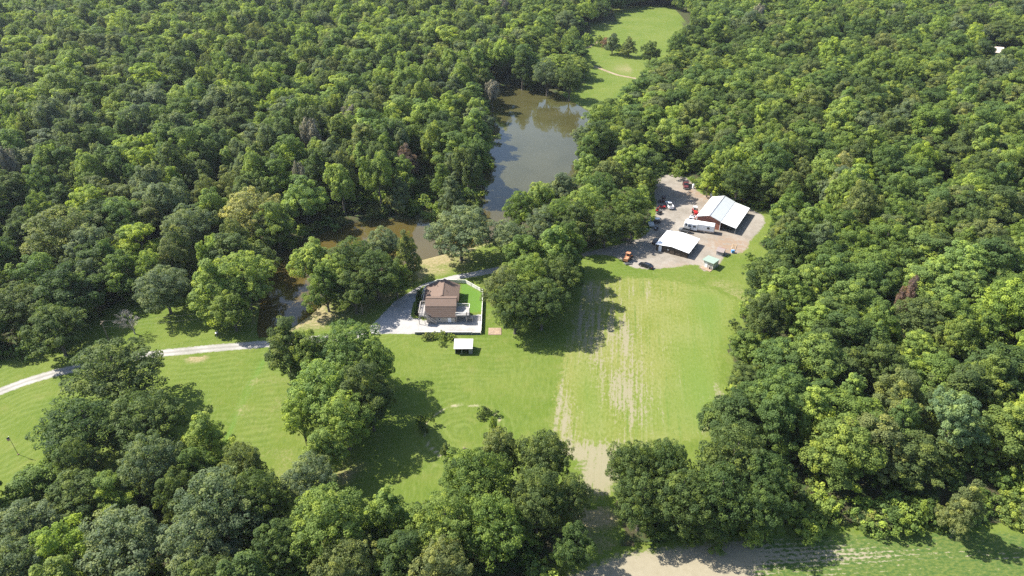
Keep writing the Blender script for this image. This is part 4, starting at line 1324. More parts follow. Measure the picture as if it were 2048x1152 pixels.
def crown_cards(lobes, cr, per, size, nclump=18, low=-0.55, up=0.35, stretch=1.0, core=0.06):
    """lobes: (x, y, z, radius, flatness). Clumps sit on the lobes' skins, leaf sprays on the clumps."""
    L = np.array(lobes, float)
    Cs, Ns, Ss, Ts = [], [], [], []
    for li, (x, y, z, r, fl) in enumerate(L):
        D = fib(max(6, int(nclump * (r / L[:, 3].mean()) ** 2)))
        D = D[D[:, 2] > low]
        cc = np.array([x, y, z]) + D * np.array([r, r, r * fl]) * RNG.uniform(0.78, 1.08, (len(D), 1))
        for lj, (x2, y2, z2, r2, f2) in enumerate(L):
            if lj != li and len(cc):
                d = np.sqrt(((cc - [x2, y2, z2]) ** 2 / np.array([r2, r2, r2 * f2]) ** 2).sum(1))
                k = d > 0.72
                cc, D = cc[k], D[k]
        for c, d in zip(cc, D):
            if RNG.random() < .16: continue
            rc = cr * RNG.uniform(0.5, 1.45)
            m = int(per * (rc / cr) ** 2)
            v = RNG.normal(size=(m, 3)) + d * 0.55 + np.array([0, 0, 0.35])
            v /= np.linalg.norm(v, axis=1, keepdims=True)
            rad_ = RNG.uniform(0.35, 1.0, (m, 1)) ** 0.5
            ax = RNG.normal(size=3)
            ax /= np.linalg.norm(ax)
            off = v * rc * rad_
            off += np.outer(off @ ax, ax) * RNG.uniform(-.45, .75)
            Cs.append(c + off * np.array([1, 1, 0.8 * stretch]))
            Ns.append(v * 0.75 + d * 0.35 + np.array([0, 0, up]) + RNG.normal(size=(m, 3)) * 0.5)
            Ss.append(size * RNG.uniform(0.65, 1.35, m))
            Ts.append(np.clip(RNG.normal(0.5, 0.28) + RNG.normal(0, 0.14, m), 0, 1))
        m = int(core * per * nclump)
        v = RNG.normal(size=(m, 3))
        v /= np.linalg.norm(v, axis=1, keepdims=True)
        Cs.append(np.array([x, y, z]) + v * np.array([r, r, r * fl]) * RNG.uniform(0.2, 0.8, (m, 1)))
        Ns.append(v + RNG.normal(size=(m, 3)) * 0.5)
        Ss.append(size * 1.6 * RNG.uniform(0.8, 1.3, m))
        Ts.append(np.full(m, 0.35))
    return np.concatenate(Cs), np.concatenate(Ns), np.concatenate(Ss), np.concatenate(Ts)


def lobes_round(R, H, n, z0=0.25):
    out = [(RNG.normal() * .08 * R, RNG.normal() * .08 * R, H * .77, R * .50, .85)]
    for i in range(n):
        a = 2 * math.pi * (i + RNG.uniform(-.25, .25)) / n
        k = i % 2
        rr = R * RNG.uniform(.48, .64)
        z = H * (RNG.uniform(.54, .66) if k else RNG.uniform(.36, .48))
        out.append((rr * math.cos(a), rr * math.sin(a), z, R * RNG.uniform(.36, .48), RNG.uniform(.75, 1.0)))
    out.append((0, 0, H * .5, R * .5, .9))
    return out


def lobes_tall(R, H, n):
    out = []
    for i in range(n):
        t = (i + .5) / n
        z = H * (.24 + .64 * t)
        rr = R * (.62 * (1 - t) ** .7 + .06)
        a = i * 2.4 + RNG.uniform(-.4, .4)
        out.append((rr * math.cos(a), rr * math.sin(a), z, R * (.52 - .22 * t), 1.15))
    out.append((0, 0, H * .9, R * .26, 1.4))
    out.append((0, 0, H * .55, R * .5, 1.5))
    return out


def lobes_spread(R, H, n):
    out = [(0, 0, H * .84, R * .5, .42)]
    for i in range(n):
        a = 2 * math.pi * i / n + RNG.uniform(-.3, .3)
        rr = R * RNG.uniform(.45, .72)
        out.append((rr * math.cos(a), rr * math.sin(a), H * RNG.uniform(.45, .82), R * RNG.uniform(.3, .42), RNG.uniform(.38, .55)))
    return out


def lobes_upright(R, H, n):
    out = []
    for i in range(n):
        a = 2 * math.pi * i / n + RNG.uniform(-.4, .4)
        rr = R * RNG.uniform(.2, .62)
        out.append((rr * math.cos(a), rr * math.sin(a), H * RNG.uniform(.5, .72), R * RNG.uniform(.24, .34), RNG.uniform(1.9, 2.8)))
    out.append((0, 0, H * .66, R * .36, 2.2))
    return out


def lobes_cone(R, H, n):
    out = []
    for i in range(n):
        t = i / (n - 1)
        z = H * (.16 + .76 * t)
        rr = R * (1 - t) * .55
        for k in range(5 if t < .6 else 3):
            a = k * 2 * math.pi / (5 if t < .6 else 3) + i
            out.append((rr * math.cos(a), rr * math.sin(a), z, R * (.42 - .26 * t), .6))
    out.append((0, 0, H * .95, R * .14, 1.5))
    return out


R0, H0 = 6.0, 17.0
SHAPES = {}


def shape(key, lobes, cr=1.15, per=125, size=.44, nclump=18, **k):
    SHAPES[key] = dict(cards=crown_cards(lobes, cr, per, size, nclump, **k), lobes=lobes)


for i in range(4): shape(f'round{i}', lobes_round(R0, H0, 7 + i % 3), nclump=20 + 5 * (i % 2), cr=(1.1, .85)[i % 2], per=(185, 120)[i % 2], size=(.35, .30)[i % 2])
for i in range(3): shape(f'big{i}', lobes_round(R0, H0, 10 + i), cr=.74, per=80, size=.27, nclump=34)
for i in range(3): shape(f'tall{i}', lobes_tall(R0 * .92, H0, 9), nclump=17, cr=.95, per=150, size=.32)
for i in range(3): shape(f'upright{i}', lobes_upright(R0, H0, 8 + i), nclump=26, cr=.8, per=110, size=.32, stretch=1.7)
for i in range(2): shape(f'spread{i}', lobes_spread(R0, H0, 10), nclump=16, cr=.95, per=150, size=.34, low=-.25)
shape('pine0', lobes_spread(R0, H0, 14), nclump=15, cr=.85, per=130, size=.30, low=-.4)
for i in range(2): shape(f'shrub{i}', [(RNG.normal() * 1.6, RNG.normal() * 1.6, 1.1 + RNG.random() * .9, 1.5 + RNG.random() * .6, .8) for _ in range(5)], cr=.6, per=60, size=.32, nclump=15)
CM, TM = {}, {}


def crown_mesh(sh, mat):
    k = (sh, mat)
    if k not in CM:
        C, N, s, t = SHAPES[sh]['cards']
        CM[k] = quads_mesh('crown', C, N, s, t, LEAF[mat])
    return CM[k]


def tube(mb, pts, rs, n=6):
    rings = []
    for i, (p, r) in enumerate(zip(pts, rs)):
        a = Vector(pts[max(0, i - 1)])
        b = Vector(pts[min(len(pts) - 1, i + 1)])
        d = (b - a).normalized()
        u = d.cross(Vector((.3, .9, .1))).normalized()
        v = d.cross(u)
        rings.append([tuple(Vector(p) + u * (r * math.cos(2 * math.pi * k / n)) + v * (r * math.sin(2 * math.pi * k / n))) for k in range(n)])
    mb.loft(rings)


def trunk_mesh(sh):
    if sh not in TM:
        mb = MB()
        top = H0 * (.8 if not sh.startswith('shrub') else .08)
        zz = [0, .35, top * .3, top * .6, top]
        j = lambda: random.uniform(-.18, .18)
        core = [(0, 0, -.3), (0, 0, .35)] + [(j() * (i + 1), j() * (i + 1), z) for i, z in enumerate(zz[2:])]
        if sh.startswith('shrub'):
            for i in range(5):
                a = i * 1.26
                tube(mb, [(0, 0, -.2), (.3 * math.cos(a), .3 * math.sin(a), .5), (.9 * math.cos(a), .9 * math.sin(a), 1.5)], [.07, .05, .02], 5)
        else:
            tube(mb, core, [.55, .36, .30, .22, .06], 8)
            for k, (x, y, z, r, f) in enumerate(SHAPES[sh]['lobes'][:11]):
                zb = max(1.6, z - 1.1 * math.hypot(x, y) - .8)
                if math.hypot(x, y) < .4: continue
                tube(mb, [(0, 0, zb * .9), (x * .45, y * .45, (zb + z) / 2 + .2), (x, y, z)], [.17, .11, .03], 5)
        TM[sh] = mb.mesh('trunk', M['bark'])
    return TM[sh]


NAMES = {'pine': 'pine_tree', 'cone': 'cedar_tree', 'shrub': 'shrub'}
TREES = []   # (x, y, radius) of every tree put down


def tree(x, y, R, h, sh, mat, label, group=None, rz=None, name=None):
    base = ''.join(c for c in sh if not c.isdigit())
    name = name or NAMES.get(base, 'broadleaf_tree')
    if base == 'shrub': s, sz = R / 2.6, h / 2.6
    else: s, sz = R / (R0 * 1.17), h / (H0 * 1.03)
    rz = random.uniform(0, 6.28) if rz is None else rz
    r = empty(name, (x, y, -.02), rz, label, 'shrub' if base == 'shrub' else 'tree', group, (s, s, sz))
    link('trunk' if base != 'shrub' else 'stem', trunk_mesh(sh), r)
    link('crown', crown_mesh(sh, mat), r)
    TREES.append((x, y, R))
    return r


# trees one can single out: crown centre and crown radius as measured, height in metres, shape, leaf colour, label
def T(px, py, rp, h, sh, mat, label, group=None):
    base = ''.join(c for c in sh if not c.isdigit())
    zc = h * (.62 if base not in ('shrub',) else .5)
    c = at(px, py, zc)
    d = math.sqrt(c[0] ** 2 + c[1] ** 2 + (CAM_H - zc) ** 2)
    return tree(c[0], c[1], rp * d / FPX, h, sh, mat, label, group)


G1 = 'trees of the near row along the bottom'
MANUAL = [
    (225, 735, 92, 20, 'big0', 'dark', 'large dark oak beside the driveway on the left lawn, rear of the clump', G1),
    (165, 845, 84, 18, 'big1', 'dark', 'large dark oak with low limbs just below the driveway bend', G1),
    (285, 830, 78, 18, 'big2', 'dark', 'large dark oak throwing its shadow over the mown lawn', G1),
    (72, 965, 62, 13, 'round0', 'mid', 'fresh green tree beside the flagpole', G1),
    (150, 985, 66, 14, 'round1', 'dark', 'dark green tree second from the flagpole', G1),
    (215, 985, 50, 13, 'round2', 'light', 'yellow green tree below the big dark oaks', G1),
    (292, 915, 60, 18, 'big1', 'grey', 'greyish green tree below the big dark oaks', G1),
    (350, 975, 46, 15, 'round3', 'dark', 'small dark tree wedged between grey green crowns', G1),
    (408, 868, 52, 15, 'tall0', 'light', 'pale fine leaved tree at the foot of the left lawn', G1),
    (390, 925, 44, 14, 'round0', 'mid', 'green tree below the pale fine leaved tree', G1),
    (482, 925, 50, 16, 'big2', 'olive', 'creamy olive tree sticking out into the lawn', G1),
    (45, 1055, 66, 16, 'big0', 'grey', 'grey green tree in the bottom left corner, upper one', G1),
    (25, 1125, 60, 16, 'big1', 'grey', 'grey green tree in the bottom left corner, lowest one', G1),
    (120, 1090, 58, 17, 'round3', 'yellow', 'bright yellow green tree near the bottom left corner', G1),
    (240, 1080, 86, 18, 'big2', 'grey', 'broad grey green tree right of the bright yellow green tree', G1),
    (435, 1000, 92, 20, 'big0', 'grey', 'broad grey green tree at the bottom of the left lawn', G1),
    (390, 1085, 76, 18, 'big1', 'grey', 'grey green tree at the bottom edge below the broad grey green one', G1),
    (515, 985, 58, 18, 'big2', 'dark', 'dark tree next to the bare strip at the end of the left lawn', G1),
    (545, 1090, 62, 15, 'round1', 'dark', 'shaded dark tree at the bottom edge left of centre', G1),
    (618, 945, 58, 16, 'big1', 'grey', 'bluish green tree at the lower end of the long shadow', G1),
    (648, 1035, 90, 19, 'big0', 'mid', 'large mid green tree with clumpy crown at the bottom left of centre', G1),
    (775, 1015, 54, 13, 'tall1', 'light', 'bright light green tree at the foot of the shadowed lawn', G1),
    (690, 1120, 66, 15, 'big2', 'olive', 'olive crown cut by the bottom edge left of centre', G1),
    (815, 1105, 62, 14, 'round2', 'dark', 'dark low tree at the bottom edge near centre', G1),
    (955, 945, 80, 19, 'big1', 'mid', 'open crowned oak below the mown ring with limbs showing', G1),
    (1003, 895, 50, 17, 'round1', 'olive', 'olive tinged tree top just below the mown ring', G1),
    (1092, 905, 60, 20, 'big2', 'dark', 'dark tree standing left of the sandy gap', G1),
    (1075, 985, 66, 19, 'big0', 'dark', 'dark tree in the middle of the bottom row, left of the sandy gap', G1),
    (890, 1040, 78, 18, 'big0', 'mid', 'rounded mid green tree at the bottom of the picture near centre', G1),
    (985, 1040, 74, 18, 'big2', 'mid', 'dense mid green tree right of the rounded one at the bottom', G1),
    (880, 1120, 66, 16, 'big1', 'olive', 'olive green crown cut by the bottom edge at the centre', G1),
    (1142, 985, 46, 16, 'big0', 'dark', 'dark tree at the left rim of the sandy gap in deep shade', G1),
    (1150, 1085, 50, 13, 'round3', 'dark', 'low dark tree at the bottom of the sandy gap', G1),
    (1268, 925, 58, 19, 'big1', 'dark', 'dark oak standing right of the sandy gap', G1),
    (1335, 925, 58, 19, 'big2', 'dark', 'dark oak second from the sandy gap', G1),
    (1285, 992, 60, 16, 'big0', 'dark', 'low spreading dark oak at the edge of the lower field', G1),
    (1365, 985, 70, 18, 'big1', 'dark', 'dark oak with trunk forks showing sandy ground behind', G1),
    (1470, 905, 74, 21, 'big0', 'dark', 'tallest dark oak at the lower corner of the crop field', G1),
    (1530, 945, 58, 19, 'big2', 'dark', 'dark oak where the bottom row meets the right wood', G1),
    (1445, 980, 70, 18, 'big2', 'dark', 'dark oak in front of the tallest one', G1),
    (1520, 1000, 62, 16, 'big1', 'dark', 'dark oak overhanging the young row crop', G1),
    (1420, 1025, 50, 12, 'round2', 'dark', 'small dark tree at the edge of the sandy ground', G1),
    (572, 690, 64, 20, 'tall2', 'dark', 'tall dark spiky tree beside the driveway', None),
    (612, 700, 50, 19, 'round1', 'mid', 'green tree joining the dark driveway tree to the lawn clump', None),
    (690, 690, 76, 21, 'big1', 'mid', 'large green tree between driveway and gravel pad', None),
    (745, 715, 46, 19, 'round1', 'mid', 'green tree overhanging the corner of the gravel pad', None),
    (640, 770, 74, 20, 'big2', 'light', 'broad light green tree in the lawn below the driveway', None),
    (685, 825, 66, 18, 'big0', 'light', 'light green tree at the heart of the lawn clump', None),
    (600, 825, 44, 16, 'round3', 'light', 'small light green tree at the left of the lawn clump', None),
    (650, 890, 46, 15, 'round0', 'light', 'lowest light green tree of the lawn clump', None),
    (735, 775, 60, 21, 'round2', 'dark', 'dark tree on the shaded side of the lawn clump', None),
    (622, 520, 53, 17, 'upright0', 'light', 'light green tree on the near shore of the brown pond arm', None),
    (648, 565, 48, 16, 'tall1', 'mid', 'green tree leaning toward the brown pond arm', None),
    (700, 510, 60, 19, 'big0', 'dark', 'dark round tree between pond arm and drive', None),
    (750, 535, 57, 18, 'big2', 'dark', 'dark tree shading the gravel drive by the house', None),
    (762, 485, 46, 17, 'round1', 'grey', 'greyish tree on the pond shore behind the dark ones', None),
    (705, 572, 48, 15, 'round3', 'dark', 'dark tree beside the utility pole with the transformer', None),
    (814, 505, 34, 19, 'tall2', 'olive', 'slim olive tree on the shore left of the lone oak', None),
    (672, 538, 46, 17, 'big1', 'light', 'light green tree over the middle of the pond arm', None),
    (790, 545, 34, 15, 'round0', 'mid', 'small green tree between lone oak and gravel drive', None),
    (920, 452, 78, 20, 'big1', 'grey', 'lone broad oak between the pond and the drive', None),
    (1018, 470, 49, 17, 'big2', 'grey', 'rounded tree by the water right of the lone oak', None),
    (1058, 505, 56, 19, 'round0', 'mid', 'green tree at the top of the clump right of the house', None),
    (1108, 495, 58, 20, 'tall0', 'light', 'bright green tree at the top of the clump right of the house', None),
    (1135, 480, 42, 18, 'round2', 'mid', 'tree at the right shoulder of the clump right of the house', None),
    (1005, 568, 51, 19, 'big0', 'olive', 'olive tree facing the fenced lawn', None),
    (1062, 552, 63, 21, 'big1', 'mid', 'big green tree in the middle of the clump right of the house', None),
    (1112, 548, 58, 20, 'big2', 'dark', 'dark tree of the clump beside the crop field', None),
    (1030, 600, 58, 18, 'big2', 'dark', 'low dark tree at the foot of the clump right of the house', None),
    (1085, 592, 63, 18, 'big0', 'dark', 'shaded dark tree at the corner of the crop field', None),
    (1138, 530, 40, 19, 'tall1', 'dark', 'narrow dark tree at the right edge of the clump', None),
    (430, 565, 66, 19, 'tall2', 'light', 'green tree left of the end of the pond arm', None),
    (485, 545, 62, 20, 'big1', 'light', 'upright tree at the tip of the pond arm', None),
    (460, 610, 42, 14, 'round1', 'mid', 'low green tree at the grassy end of the pond', None),
    (322, 565, 56, 17, 'big0', 'grey', 'grey green tree casting a round shadow on the left lawn', None),
    (500, 415, 62, 22, 'big2', 'gold', 'tall yellowing tree above the pond arm', None),
    (548, 440, 44, 19, 'round2', 'mid', 'deep green tree beside the tall yellowing one', None),
    (272, 482, 48, 17, 'spread0', 'yellow', 'flat topped bright yellow green tree left of the pond', None),
    (120, 455, 72, 23, 'big0', 'olive', 'big olive green tree above the left lawn', None),
    (180, 410, 44, 20, 'spread1', 'yellow', 'yellow green tree behind the big olive one', None),
    (372, 445, 54, 20, 'big1', 'grey', 'silvery green tree left of the yellowing one', None),
    (130, 575, 60, 18, 'round2', 'dark', 'dark flat crowned tree over the upper left lawn', None),
    (30, 600, 58, 17, 'big1', 'dark', 'dark tree at the left picture edge above the lawn', None),
    (105, 650, 56, 16, 'round1', 'dark', 'dark low tree beside the driveway at the left edge', None),
    (235, 540, 44, 16, 'round0', 'mid', 'mid green tree behind the pale bare tree', None),
    (70, 540, 50, 18, 'round3', 'mid', 'mid green tree at the left edge of the wood', None),
    (1078, 392, 42, 17, 'upright0', 'light', 'light tree on the pond shore at the head of the grove', None),
    (1042, 412, 40, 17, 'round1', 'mid', 'green tree at the left point of the grove by the pond', None),
    (1090, 440, 42, 16, 'big0', 'grey', 'grey green tree at the lower left of the grove by the pond', None),
    (1150, 440, 44, 17, 'round0', 'dark', 'dark tree in the shade of the grove by the pond', None),
    (1200, 372, 42, 18, 'big2', 'mid', 'tall green tree in the upper part of the grove by the pond', None),
    (1122, 372, 34, 15, 'round2', 'grey', 'grey green tree reaching over the pond from the grove', None),
    (1122, 425, 44, 18, 'big2', 'mid', 'green tree in the middle of the grove by the pond', None),
    (1172, 400, 46, 19, 'big0', 'light', 'light green tree in the grove by the pond', None),
    (1212, 445, 44, 15, 'big1', 'dark', 'dark tree at the lower edge of the grove', None),
    (1256, 402, 46, 16, 'big0', 'mid', 'bright round tree beside the row of parked machines', None),
    (1266, 445, 34, 13, 'round3', 'dark', 'shady tree over the pale trailer', None),
    (1222, 345, 42, 18, 'round1', 'olive', 'olive green tree behind the grove', None),
    (1180, 335, 38, 18, 'round0', 'light', 'pale green tree over the right pond shore', None),
    (1250, 290, 32, 18, 'tall1', 'yellow', 'yellow green tree right of the long pond', None),
    (1166, 268, 26, 14, 'round3', 'grey', 'dark greyish tree leaning over the right pond shore', None),
    (1420, 352, 28, 14, 'tall0', 'yellow', 'yellow green tree behind the old dark truck', None),
    (1480, 350, 36, 18, 'big1', 'dark', 'dark tree behind the big barn', None),
    (812, 318, 26, 18, 'round2', 'rust', 'half dead reddish brown tree left of the pond', None),
    (1818, 585, 17, 18.5, 'round0', 'rust', 'rust brown tree top inside the right wood', None),
    (1915, 838, 54, 20, 'pine0', 'needle', 'pale clumpy pine in the right wood', None),
    (1690, 452, 46, 17, 'round2', 'mid', 'mid green tree halfway between barn and right picture edge', None),
    (1680, 332, 32, 19, 'big0', 'gold', 'single golden green tree inside the right wood', None),
    (1935, 1010, 40, 15, 'tall2', 'olive', 'drooping pale olive tree at the edge above the row crop', None),
    (1226, 82, 19, 13, 'tall0', 'grey', 'rounded grey green tree in the far meadow', None),
    (1259, 89, 19, 12, 'tall2', 'olive', 'pointed brownish green tree in the far meadow', None),
    (1302, 98, 22, 16, 'round1', 'dark', 'round dark tree at the right edge of the far meadow', None),
    (1200, 84, 8, 5, 'shrub0', 'mid', 'bush left of the grey green tree in the far meadow', None),
    (1212, 88, 8, 5, 'shrub1', 'rust', 'brownish bush touching the rounded grey tree in the far meadow', None),
    (1243, 96, 8, 4, 'shrub0', 'light', 'low bush between the two meadow trees', None),
    (1183, 82, 9, 5, 'shrub1', 'light', 'light bush at the end of the dirt path in the meadow', None),
    (985, 185, 20, 15, 'upright2', 'twig', 'pale leafless tree leaning over the far pond corner', None),
    (1080, 55, 26, 20, 'round2', 'light', 'light green tree above the head of the pond', None),
    (1140, 150, 30, 21, 'big1', 'dark', 'dark tree at the corner where pond and meadow meet', None),
    (1095, 140, 34, 21, 'big0', 'grey', 'grey green tree standing on the far pond shore', None),
    (1045, 130, 30, 21, 'tall2', 'dark', 'dark tree on the far shore left of the grey green one', None),
    (967, 826, 11, 1.5, 'shrub0', 'dark', 'dark straggly bush inside the mown ring', None),
    (993, 860, 7, 4.0, 'shrub1', 'mid', 'small sapling at the right rim of the mown ring', None),
    (898, 905, 9, 3.6, 'shrub1', 'grey', 'grey leaved sapling at the lower rim of the mown ring', None),
    (932, 912, 11, 1.6, 'shrub0', 'twig', 'brown bush at the lower rim of the mown ring', None),
    (845, 850, 10, 3, 'shrub0', 'dark', 'dark bush in the shade left of the mown ring', None),
    (862, 671, 10, 1.2, 'shrub1', 'olive', 'sprawling bush at the left foot of the block wall', None),
    (879, 672, 11, 1.4, 'shrub0', 'mid', 'sprawling bush in the middle of the block wall', None),
    (897, 673, 9, 1.1, 'shrub1', 'mid', 'sprawling bush at the right, pointing at the loafing shed', None),
    (841, 590, 6, 1.3, 'shrub0', 'dark', 'topmost dark shrub of the mulch bed by the house', None),
    (839, 606, 7, 1.4, 'shrub1', 'dark', 'middle dark shrub of the mulch bed by the house', None),
    (836, 621, 6, 1.2, 'shrub0', 'dark', 'lowest dark shrub of the mulch bed by the house', None),
]
for t in MANUAL: T(*t)


# the pale bare tree on the left lawn
def bare_tree(x, y, h, R):
    r = empty('bare_tree', (x, y, 0), 0, 'pale leafless fine twigged tree on the left lawn', 'tree')
    tk, tw = MB(), MB()
    rg = random.Random(4)

    def grow(p, d, l, rad_, lev):
        q = p + d * l
        (tk if lev < 2 else tw).cyl(p, q, rad_, rad_ * .62, 6 if lev < 2 else 3, caps=False)
        if lev >= 6: return
        for _ in range(3 if lev < 1 else rg.choice((2, 2, 3))) if lev else range(6):
            nd = (d + Vector((rg.uniform(-1, 1), rg.uniform(-1, 1), rg.uniform(-.25, .55))) * (.85 if lev else .95)).normalized()
            grow(p.lerp(q, rg.uniform(.6, 1)), nd, l * rg.uniform(.62, .82), max(rad_ * .6, .03), lev + 1)
    grow(Vector((0, 0, -.1)), Vector((.02, 0, 1)), h * .28, .2, 0)
    tk.build('trunk', M['pale_bark'], r)
    tw.build('twigs', M['pale_bark'], r)
    TREES.append((x, y, R))


c = at(270, 668)
bare_tree(c[0], c[1], 9.5, 5)

# ------------------------------------------------------------------ the woods
ROOF_CLEAR = at(1976, 110)


def woods_points(step):
    pts = []
    ys = np.arange(70, 800, step)
    for y in ys:
        dep = max(y, 1)
        half = 0.80 * math.hypot(y, 60) + 30
        for x in np.arange(-half, half, step):
            pts.append((x + RNG.uniform(-.42, .42) * step, y + RNG.uniform(-.42, .42) * step))
    return np.array(pts)


pts = woods_points(9.8)
X1, Y1 = pts[:, 0], pts[:, 1]
GAP = P([(1140, 1000), (1245, 1000), (1265, 1120), (1110, 1170)])
ok = np.ones(len(pts), bool)
for poly, m in ((OPEN, 2.0), (FAR, 3.0), (LOWF, 10.0), (POND, 1.5), (YARD, 2.5), (GAP, 3.0)):
    ok &= sdist(X1, Y1, poly) < -m
for k in range(7):
    x, y, w_ = ROOF_CLEAR[0] * (1 - .0175 * k), ROOF_CLEAR[1] * (1 - .0175 * k), 11 - .5 * k
    ok &= np.hypot(X1 - x, Y1 - y) > w_
rd = P([(2010, 118), (2048, 128), (2110, 145)])
ok &= ldist(X1, Y1, rd) > 7
ok &= ~((ldist(X1, Y1, rd - np.array([6, 14.0])) < 6))
pts = pts[ok]
# the wood's edge: closer standing, smaller trees along the open ground
ed = []
for poly, m in ((OPEN, 3.2), (FAR, 4.0), (LOWF, 9.5)):
    q = np.roll(poly, -1, 0)
    for a, b in zip(poly, q):
        n = int(np.hypot(*(b - a)) / 5.5)
        for k in range(n):
            ed.append(a + (b - a) * (k + .5) / max(n, 1) + RNG.normal(0, 3.2, 2))
ed = np.array(ed)
eo = ed[:, 1] > 70
for poly, m in ((OPEN, 2.2), (FAR, 3.0), (LOWF, 7.5), (POND, 1.5), (YARD, 2.5), (GAP, 3.0)): eo &= sdist(ed[:, 0], ed[:, 1], poly) < -m
ed = ed[eo]
sel = []
for i, q in enumerate(ed):
    if all(np.hypot(*(q - ed[j])) > 4.6 for j in sel): sel.append(i)
ed = ed[sel]
far_ = np.min(np.hypot(pts[:, None, 0] - ed[None, :, 0], pts[:, None, 1] - ed[None, :, 1]), 1) > 4.2
n_edge = len(ed)
pts = np.concatenate([pts[far_], ed])
RA = (5.2 + 4.8 * RNG.random(len(pts)) ** 1.2) * np.where(pts[:, 1] > 250, 1.15, 1.0)
RA[-n_edge:] = RNG.uniform(3.8, 6.0, n_edge)
keep = []
MT = np.array(TREES)
for i, (x, y) in enumerate(pts):
    d = np.hypot(MT[:, 0] - x, MT[:, 1] - y)
    keep.append(not np.any(d < 0.52 * (MT[:, 2] + RA[i])))
pts, RA = pts[keep], RA[keep]
X1, Y1 = pts[:, 0], pts[:, 1]
hn = vnoise(X1, Y1, 40, 21)
HA = 13.0 + 7.0 * RNG.random(len(pts)) + (hn - .5) * 6 + (RA - 6) * .8
edge_d = -np.maximum.reduce([sdist(X1, Y1, q) for q in (OPEN, FAR, LOWF, YARD)])
HA *= np.where(edge_d < 7, .82, 1.0)
HA *= np.where(sdist(X1, Y1, LOWF) > -14, .85, 1.0)
HA *= np.where((sdist(X1, Y1, FAR) > -30) & (Y1 < 420), .72, 1.0)
# which kind grows where: soft patches of one kind, yellow green stretches in the left wood
pn, qn = vnoise(X1, Y1, 60, 31), vnoise(X1, Y1, 25, 32)
u = RNG.random(len(pts))
KINDS_, MATS_ = [], []
for i in range(len(pts)):
    left = X1[i] < 5
    if left:
        sh = random.choice(['upright0', 'upright1', 'upright2', 'tall0', 'tall1', 'round0', 'round2', 'upright1', 'tall2'] if Y1[i] > 215 else ['round0', 'round1', 'tall1', 'upright2', 'spread1'])
    else:
        sh = random.choice(['round0', 'round1', 'round2', 'round3', 'tall1', 'tall0', 'spread1', 'round1', 'round3'])
    v = u[i] * .6 + qn[i] * .4
    if left:
        m = 'mid' if v < .42 else 'dark' if v < .56 else 'grey' if v < .68 else 'light' if v < .80 else 'olive'
        if pn[i] > .58 and u[i] > .40: m = random.choice(['yellow', 'light', 'grey', 'yellow', 'olive'])
        if 300 < Y1[i] < 500 and X1[i] < 40 and u[i] > .55: m = random.choice(['light', 'yellow', 'grey', 'light', 'olive'])
        if m == 'yellow': sh = random.choice(['spread0', 'spread1', 'round2'])
    else:
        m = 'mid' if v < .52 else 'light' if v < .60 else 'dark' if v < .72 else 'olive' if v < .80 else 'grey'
        if u[i] > .955: m = 'yellow'
    if u[i] < .005 and math.hypot(X1[i], Y1[i]) > 230:
        m, sh = 'twig', 'upright2'
        RA[i] *= .6
    KINDS_.append(sh)
    MATS_.append(m)

dist = np.sqrt(X1 ** 2 + Y1 ** 2 + (CAM_H - 12) ** 2)


def pixel(x, y, z):
    w_ = y * math.cos(PITCH) - (z - CAM_H) * math.sin(PITCH)
    return 1024 + FPX * x / w_, 576 - FPX * (y * math.sin(PITCH) + (z - CAM_H) * math.cos(PITCH)) / w_


ppx, ppy = pixel(X1, Y1, HA * .7)
inview = (ppx > -60) & (ppx < 2108) & (ppy > -40) & (ppy < 1230)
n_single = 290 - len(TREES)
order = np.argsort(np.where(inview, dist / RA * 6, 1e9))
single = set(order[:n_single].tolist())
WORDS = {'mid': 'mid green', 'dark': 'dark green', 'grey': 'grey green', 'light': 'light green', 'olive': 'olive green', 'yellow': 'yellow green', 'twig': 'leafless grey'}
MARKS = [(1915, 838, 'the pale pine'), (1818, 585, 'the rust brown tree top'), (1680, 332, 'the golden tree'), (1460, 420, 'the big barn'), (1420, 520, 'the green roofed shed'),
         (1470, 905, 'the tallest dark oak'), (1935, 1010, 'the drooping pale olive tree'), (1490, 600, 'the upper field corner'), (1455, 760, 'the right field edge'),
         (1700, 1040, 'the young row crop'), (1200, 960, 'the sandy gap'), (1180, 400, 'the grove by the pond'), (120, 455, 'the big olive tree'), (272, 482, 'the flat topped yellow tree'),
         (500, 415, 'the tall yellowing tree'), (265, 640, 'the pale bare tree'), (812, 318, 'the half dead tree'), (120, 1105, 'the bright yellow green tree'), (985, 185, 'the leafless pond tree'),
         (1700, 480, 'the middle of the right wood'), (2040, 600, 'the middle right edge'), (2040, 400, 'the upper right edge'), (2040, 1000, 'the lower right picture edge'), (1700, 750, 'the heart of the near right wood')]
ORD = ['', 'second ', 'third ', 'fourth ', 'fifth ', 'sixth ', 'seventh ', 'eighth ', 'ninth ', 'tenth ']
DIRS = ['right of', 'upper right of', 'above', 'upper left of', 'left of', 'lower left of', 'below', 'lower right of']
FORM = {'round': 'round crowned', 'tall': 'pointed', 'upright': 'narrow upright', 'spread': 'flat topped', 'big': 'broad'}
sets = {}
for i in sorted(single):
    k = min(range(len(MARKS)), key=lambda j: (MARKS[j][0] - ppx[i]) ** 2 + (MARKS[j][1] - ppy[i]) ** 2)
    dx_, dy_ = ppx[i] - MARKS[k][0], MARKS[k][1] - ppy[i]
    d8 = int(round(math.atan2(dy_, dx_) / (math.pi / 4))) % 8
    f_ = ''.join(c for c in KINDS_[i] if not c.isdigit())
    sets.setdefault((k, d8, MATS_[i], f_), []).append((math.hypot(dx_, dy_), i))
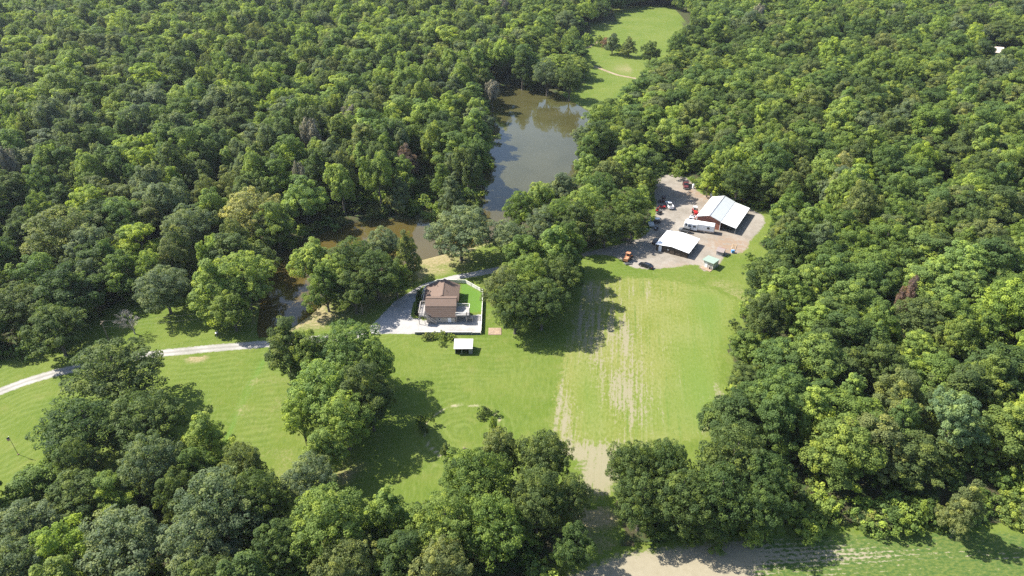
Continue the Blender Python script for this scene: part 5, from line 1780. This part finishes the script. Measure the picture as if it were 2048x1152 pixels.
for (k, d8, m_, f_), lst in sets.items():
    for j, (_, i) in enumerate(sorted(lst)):
        far = ' nearest' if len(lst) > 1 else ''
        tree(X1[i], Y1[i], RA[i], HA[i], KINDS_[i], m_, f'{ORD[j]}{far.strip() + " " if far else ""}{WORDS[m_]} {FORM[f_]} tree {DIRS[d8]} {MARKS[k][2]}', 'single trees of the woods')


def instancer(name, label, P3, rot, sc, idx, meshes):
    """one uncountable mass: copies of the crown meshes at points, through geometry nodes"""
    me = bpy.data.meshes.new(name)
    me.vertices.add(len(P3))
    me.vertices.foreach_set('co', np.asarray(P3, np.float32).ravel())
    for nm, arr, ty in (('rot', rot, 'FLOAT_VECTOR'), ('scl', sc, 'FLOAT_VECTOR')):
        a = me.attributes.new(nm, ty, 'POINT')
        a.data.foreach_set('vector', np.asarray(arr, np.float32).ravel())
    a = me.attributes.new('pick', 'INT', 'POINT')
    a.data.foreach_set('value', np.asarray(idx, np.int32))
    o = link(name, me)
    tag(o, label, None, None, 'stuff')
    g = bpy.data.node_groups.new(name, 'GeometryNodeTree')
    g.interface.new_socket('Geometry', in_out='INPUT', socket_type='NodeSocketGeometry')
    g.interface.new_socket('Geometry', in_out='OUTPUT', socket_type='NodeSocketGeometry')
    gi, go = g.nodes.new('NodeGroupInput'), g.nodes.new('NodeGroupOutput')
    j = g.nodes.new('GeometryNodeGeometryToInstance')
    infos = []
    for ob in meshes:
        q = g.nodes.new('GeometryNodeObjectInfo')
        q.transform_space = 'ORIGINAL'
        q.inputs['Object'].default_value = ob
        infos.append(q)
    for q in infos[::-1]: g.links.new(q.outputs['Geometry'], j.inputs[0])
    ip = g.nodes.new('GeometryNodeInstanceOnPoints')
    ip.inputs['Pick Instance'].default_value = True

    def na(nm, ty):
        q = g.nodes.new('GeometryNodeInputNamedAttribute')
        q.data_type = ty
        q.inputs['Name'].default_value = nm
        return q.outputs['Attribute']
    g.links.new(gi.outputs[0], ip.inputs['Points'])
    g.links.new(j.outputs[0], ip.inputs['Instance'])
    g.links.new(na('pick', 'INT'), ip.inputs['Instance Index'])
    g.links.new(na('rot', 'FLOAT_VECTOR'), ip.inputs['Rotation'])
    g.links.new(na('scl', 'FLOAT_VECTOR'), ip.inputs['Scale'])
    g.links.new(ip.outputs[0], go.inputs[0])
    md = o.modifiers.new('copies', 'NODES')
    md.node_group = g
    return o


def crown_owner(sh, mat):
    """a crown in the scene that shows this shape in this colour"""
    me = CM.get((sh, mat))
    return next((ob for ob in COL.objects if ob.data is me), None) if me else None


rest = [i for i in range(len(pts)) if i not in single]
avail = {}
for ob in COL.objects:
    if ob.type == 'MESH' and ob.name.startswith('crown'):
        for k, me in CM.items():
            if me is ob.data: avail.setdefault(k, ob)
keys = [k for k in avail if not k[0].startswith('shrub') and not k[0].startswith('pine')]
kidx = {k: i for i, k in enumerate(keys)}
by_mat = {}
for k in keys: by_mat.setdefault(k[1], []).append(k)
pk = []
for i in rest:
    k = (KINDS_[i], MATS_[i])
    if k not in kidx:
        c_ = [q for q in by_mat.get(MATS_[i], by_mat['mid'])]
        same = [q for q in c_ if q[0][:4] == KINDS_[i][:4]]
        k = random.choice(same or c_)
    pk.append(kidx[k])
n_ = len(rest)
P3 = np.stack([X1[rest], Y1[rest], np.zeros(n_)], 1)
rot = np.stack([RNG.normal(0, .04, n_), RNG.normal(0, .04, n_), RNG.uniform(0, 6.28, n_)], 1)
sc = np.stack([RA[rest] / R0 / 1.12, RA[rest] / R0 / 1.12 * RNG.uniform(.9, 1.1, n_), HA[rest] / H0], 1)
instancer('woodland', 'dense summer woodland stretching away to the top of the picture', P3, rot, sc, pk, [avail[k] for k in keys])

# undergrowth: bushes along the wood edges and under the trees
n_ = 11000
bx, by = RNG.uniform(-150, 190, n_), RNG.uniform(70, 330, n_)
e = np.maximum.reduce([sdist(bx, by, q) for q in (OPEN, FAR, LOWF, YARD)])
pd = sdist(bx, by, POND)
gd = sdist(bx, by, P([(1020, 470), (1120, 370), (1300, 340), (1310, 470), (1150, 500)]))
okb = (e < -0.8) & (pd < -0.6) & (gd < 0) & (sdist(bx, by, GAP) < -1)
pr = np.where(e > -7, .7, .3) + np.where(pd > -4, .3, 0)
okb &= RNG.random(n_) < pr
bx, by = bx[okb], by[okb]
n_ = len(bx)
sh_keys = [k for k in avail if k[0].startswith('shrub') and k[1] in ('mid', 'light', 'dark', 'olive')]
s_ = RNG.uniform(.45, 1.25, n_)
instancer('undergrowth', 'leafy undergrowth along the edges of the woods', np.stack([bx, by, np.full(n_, -.1)], 1),
          np.stack([np.zeros(n_), np.zeros(n_), RNG.uniform(0, 6.28, n_)], 1), np.stack([s_, s_, s_ * RNG.uniform(.8, 1.3, n_)], 1),
          RNG.integers(0, len(sh_keys), n_), [avail[k] for k in sh_keys])

# ------------------------------------------------------------------ summer haze: one closed box of air round the whole place
HAZE = MB()
HAZE.box((0, 420, 60), (2400, 1400, 125))
hz = bpy.data.materials.new('haze')
hz.use_nodes = True
t_ = hz.node_tree
t_.nodes.clear()
ou = t_.nodes.new('ShaderNodeOutputMaterial')
vo = t_.nodes.new('ShaderNodeVolumePrincipled')
vo.inputs['Color'].default_value = (0.80, 0.88, 1.0, 1)
vo.inputs['Density'].default_value = 0.00005
vo.inputs['Anisotropy'].default_value = 0.3
t_.links.new(vo.outputs[0], ou.inputs['Volume'])
tag(HAZE.build('haze', hz), 'thin summer haze over the woods', None, None, 'stuff')
S.cycles.volume_bounces = 0
S.cycles.volume_max_steps = 64
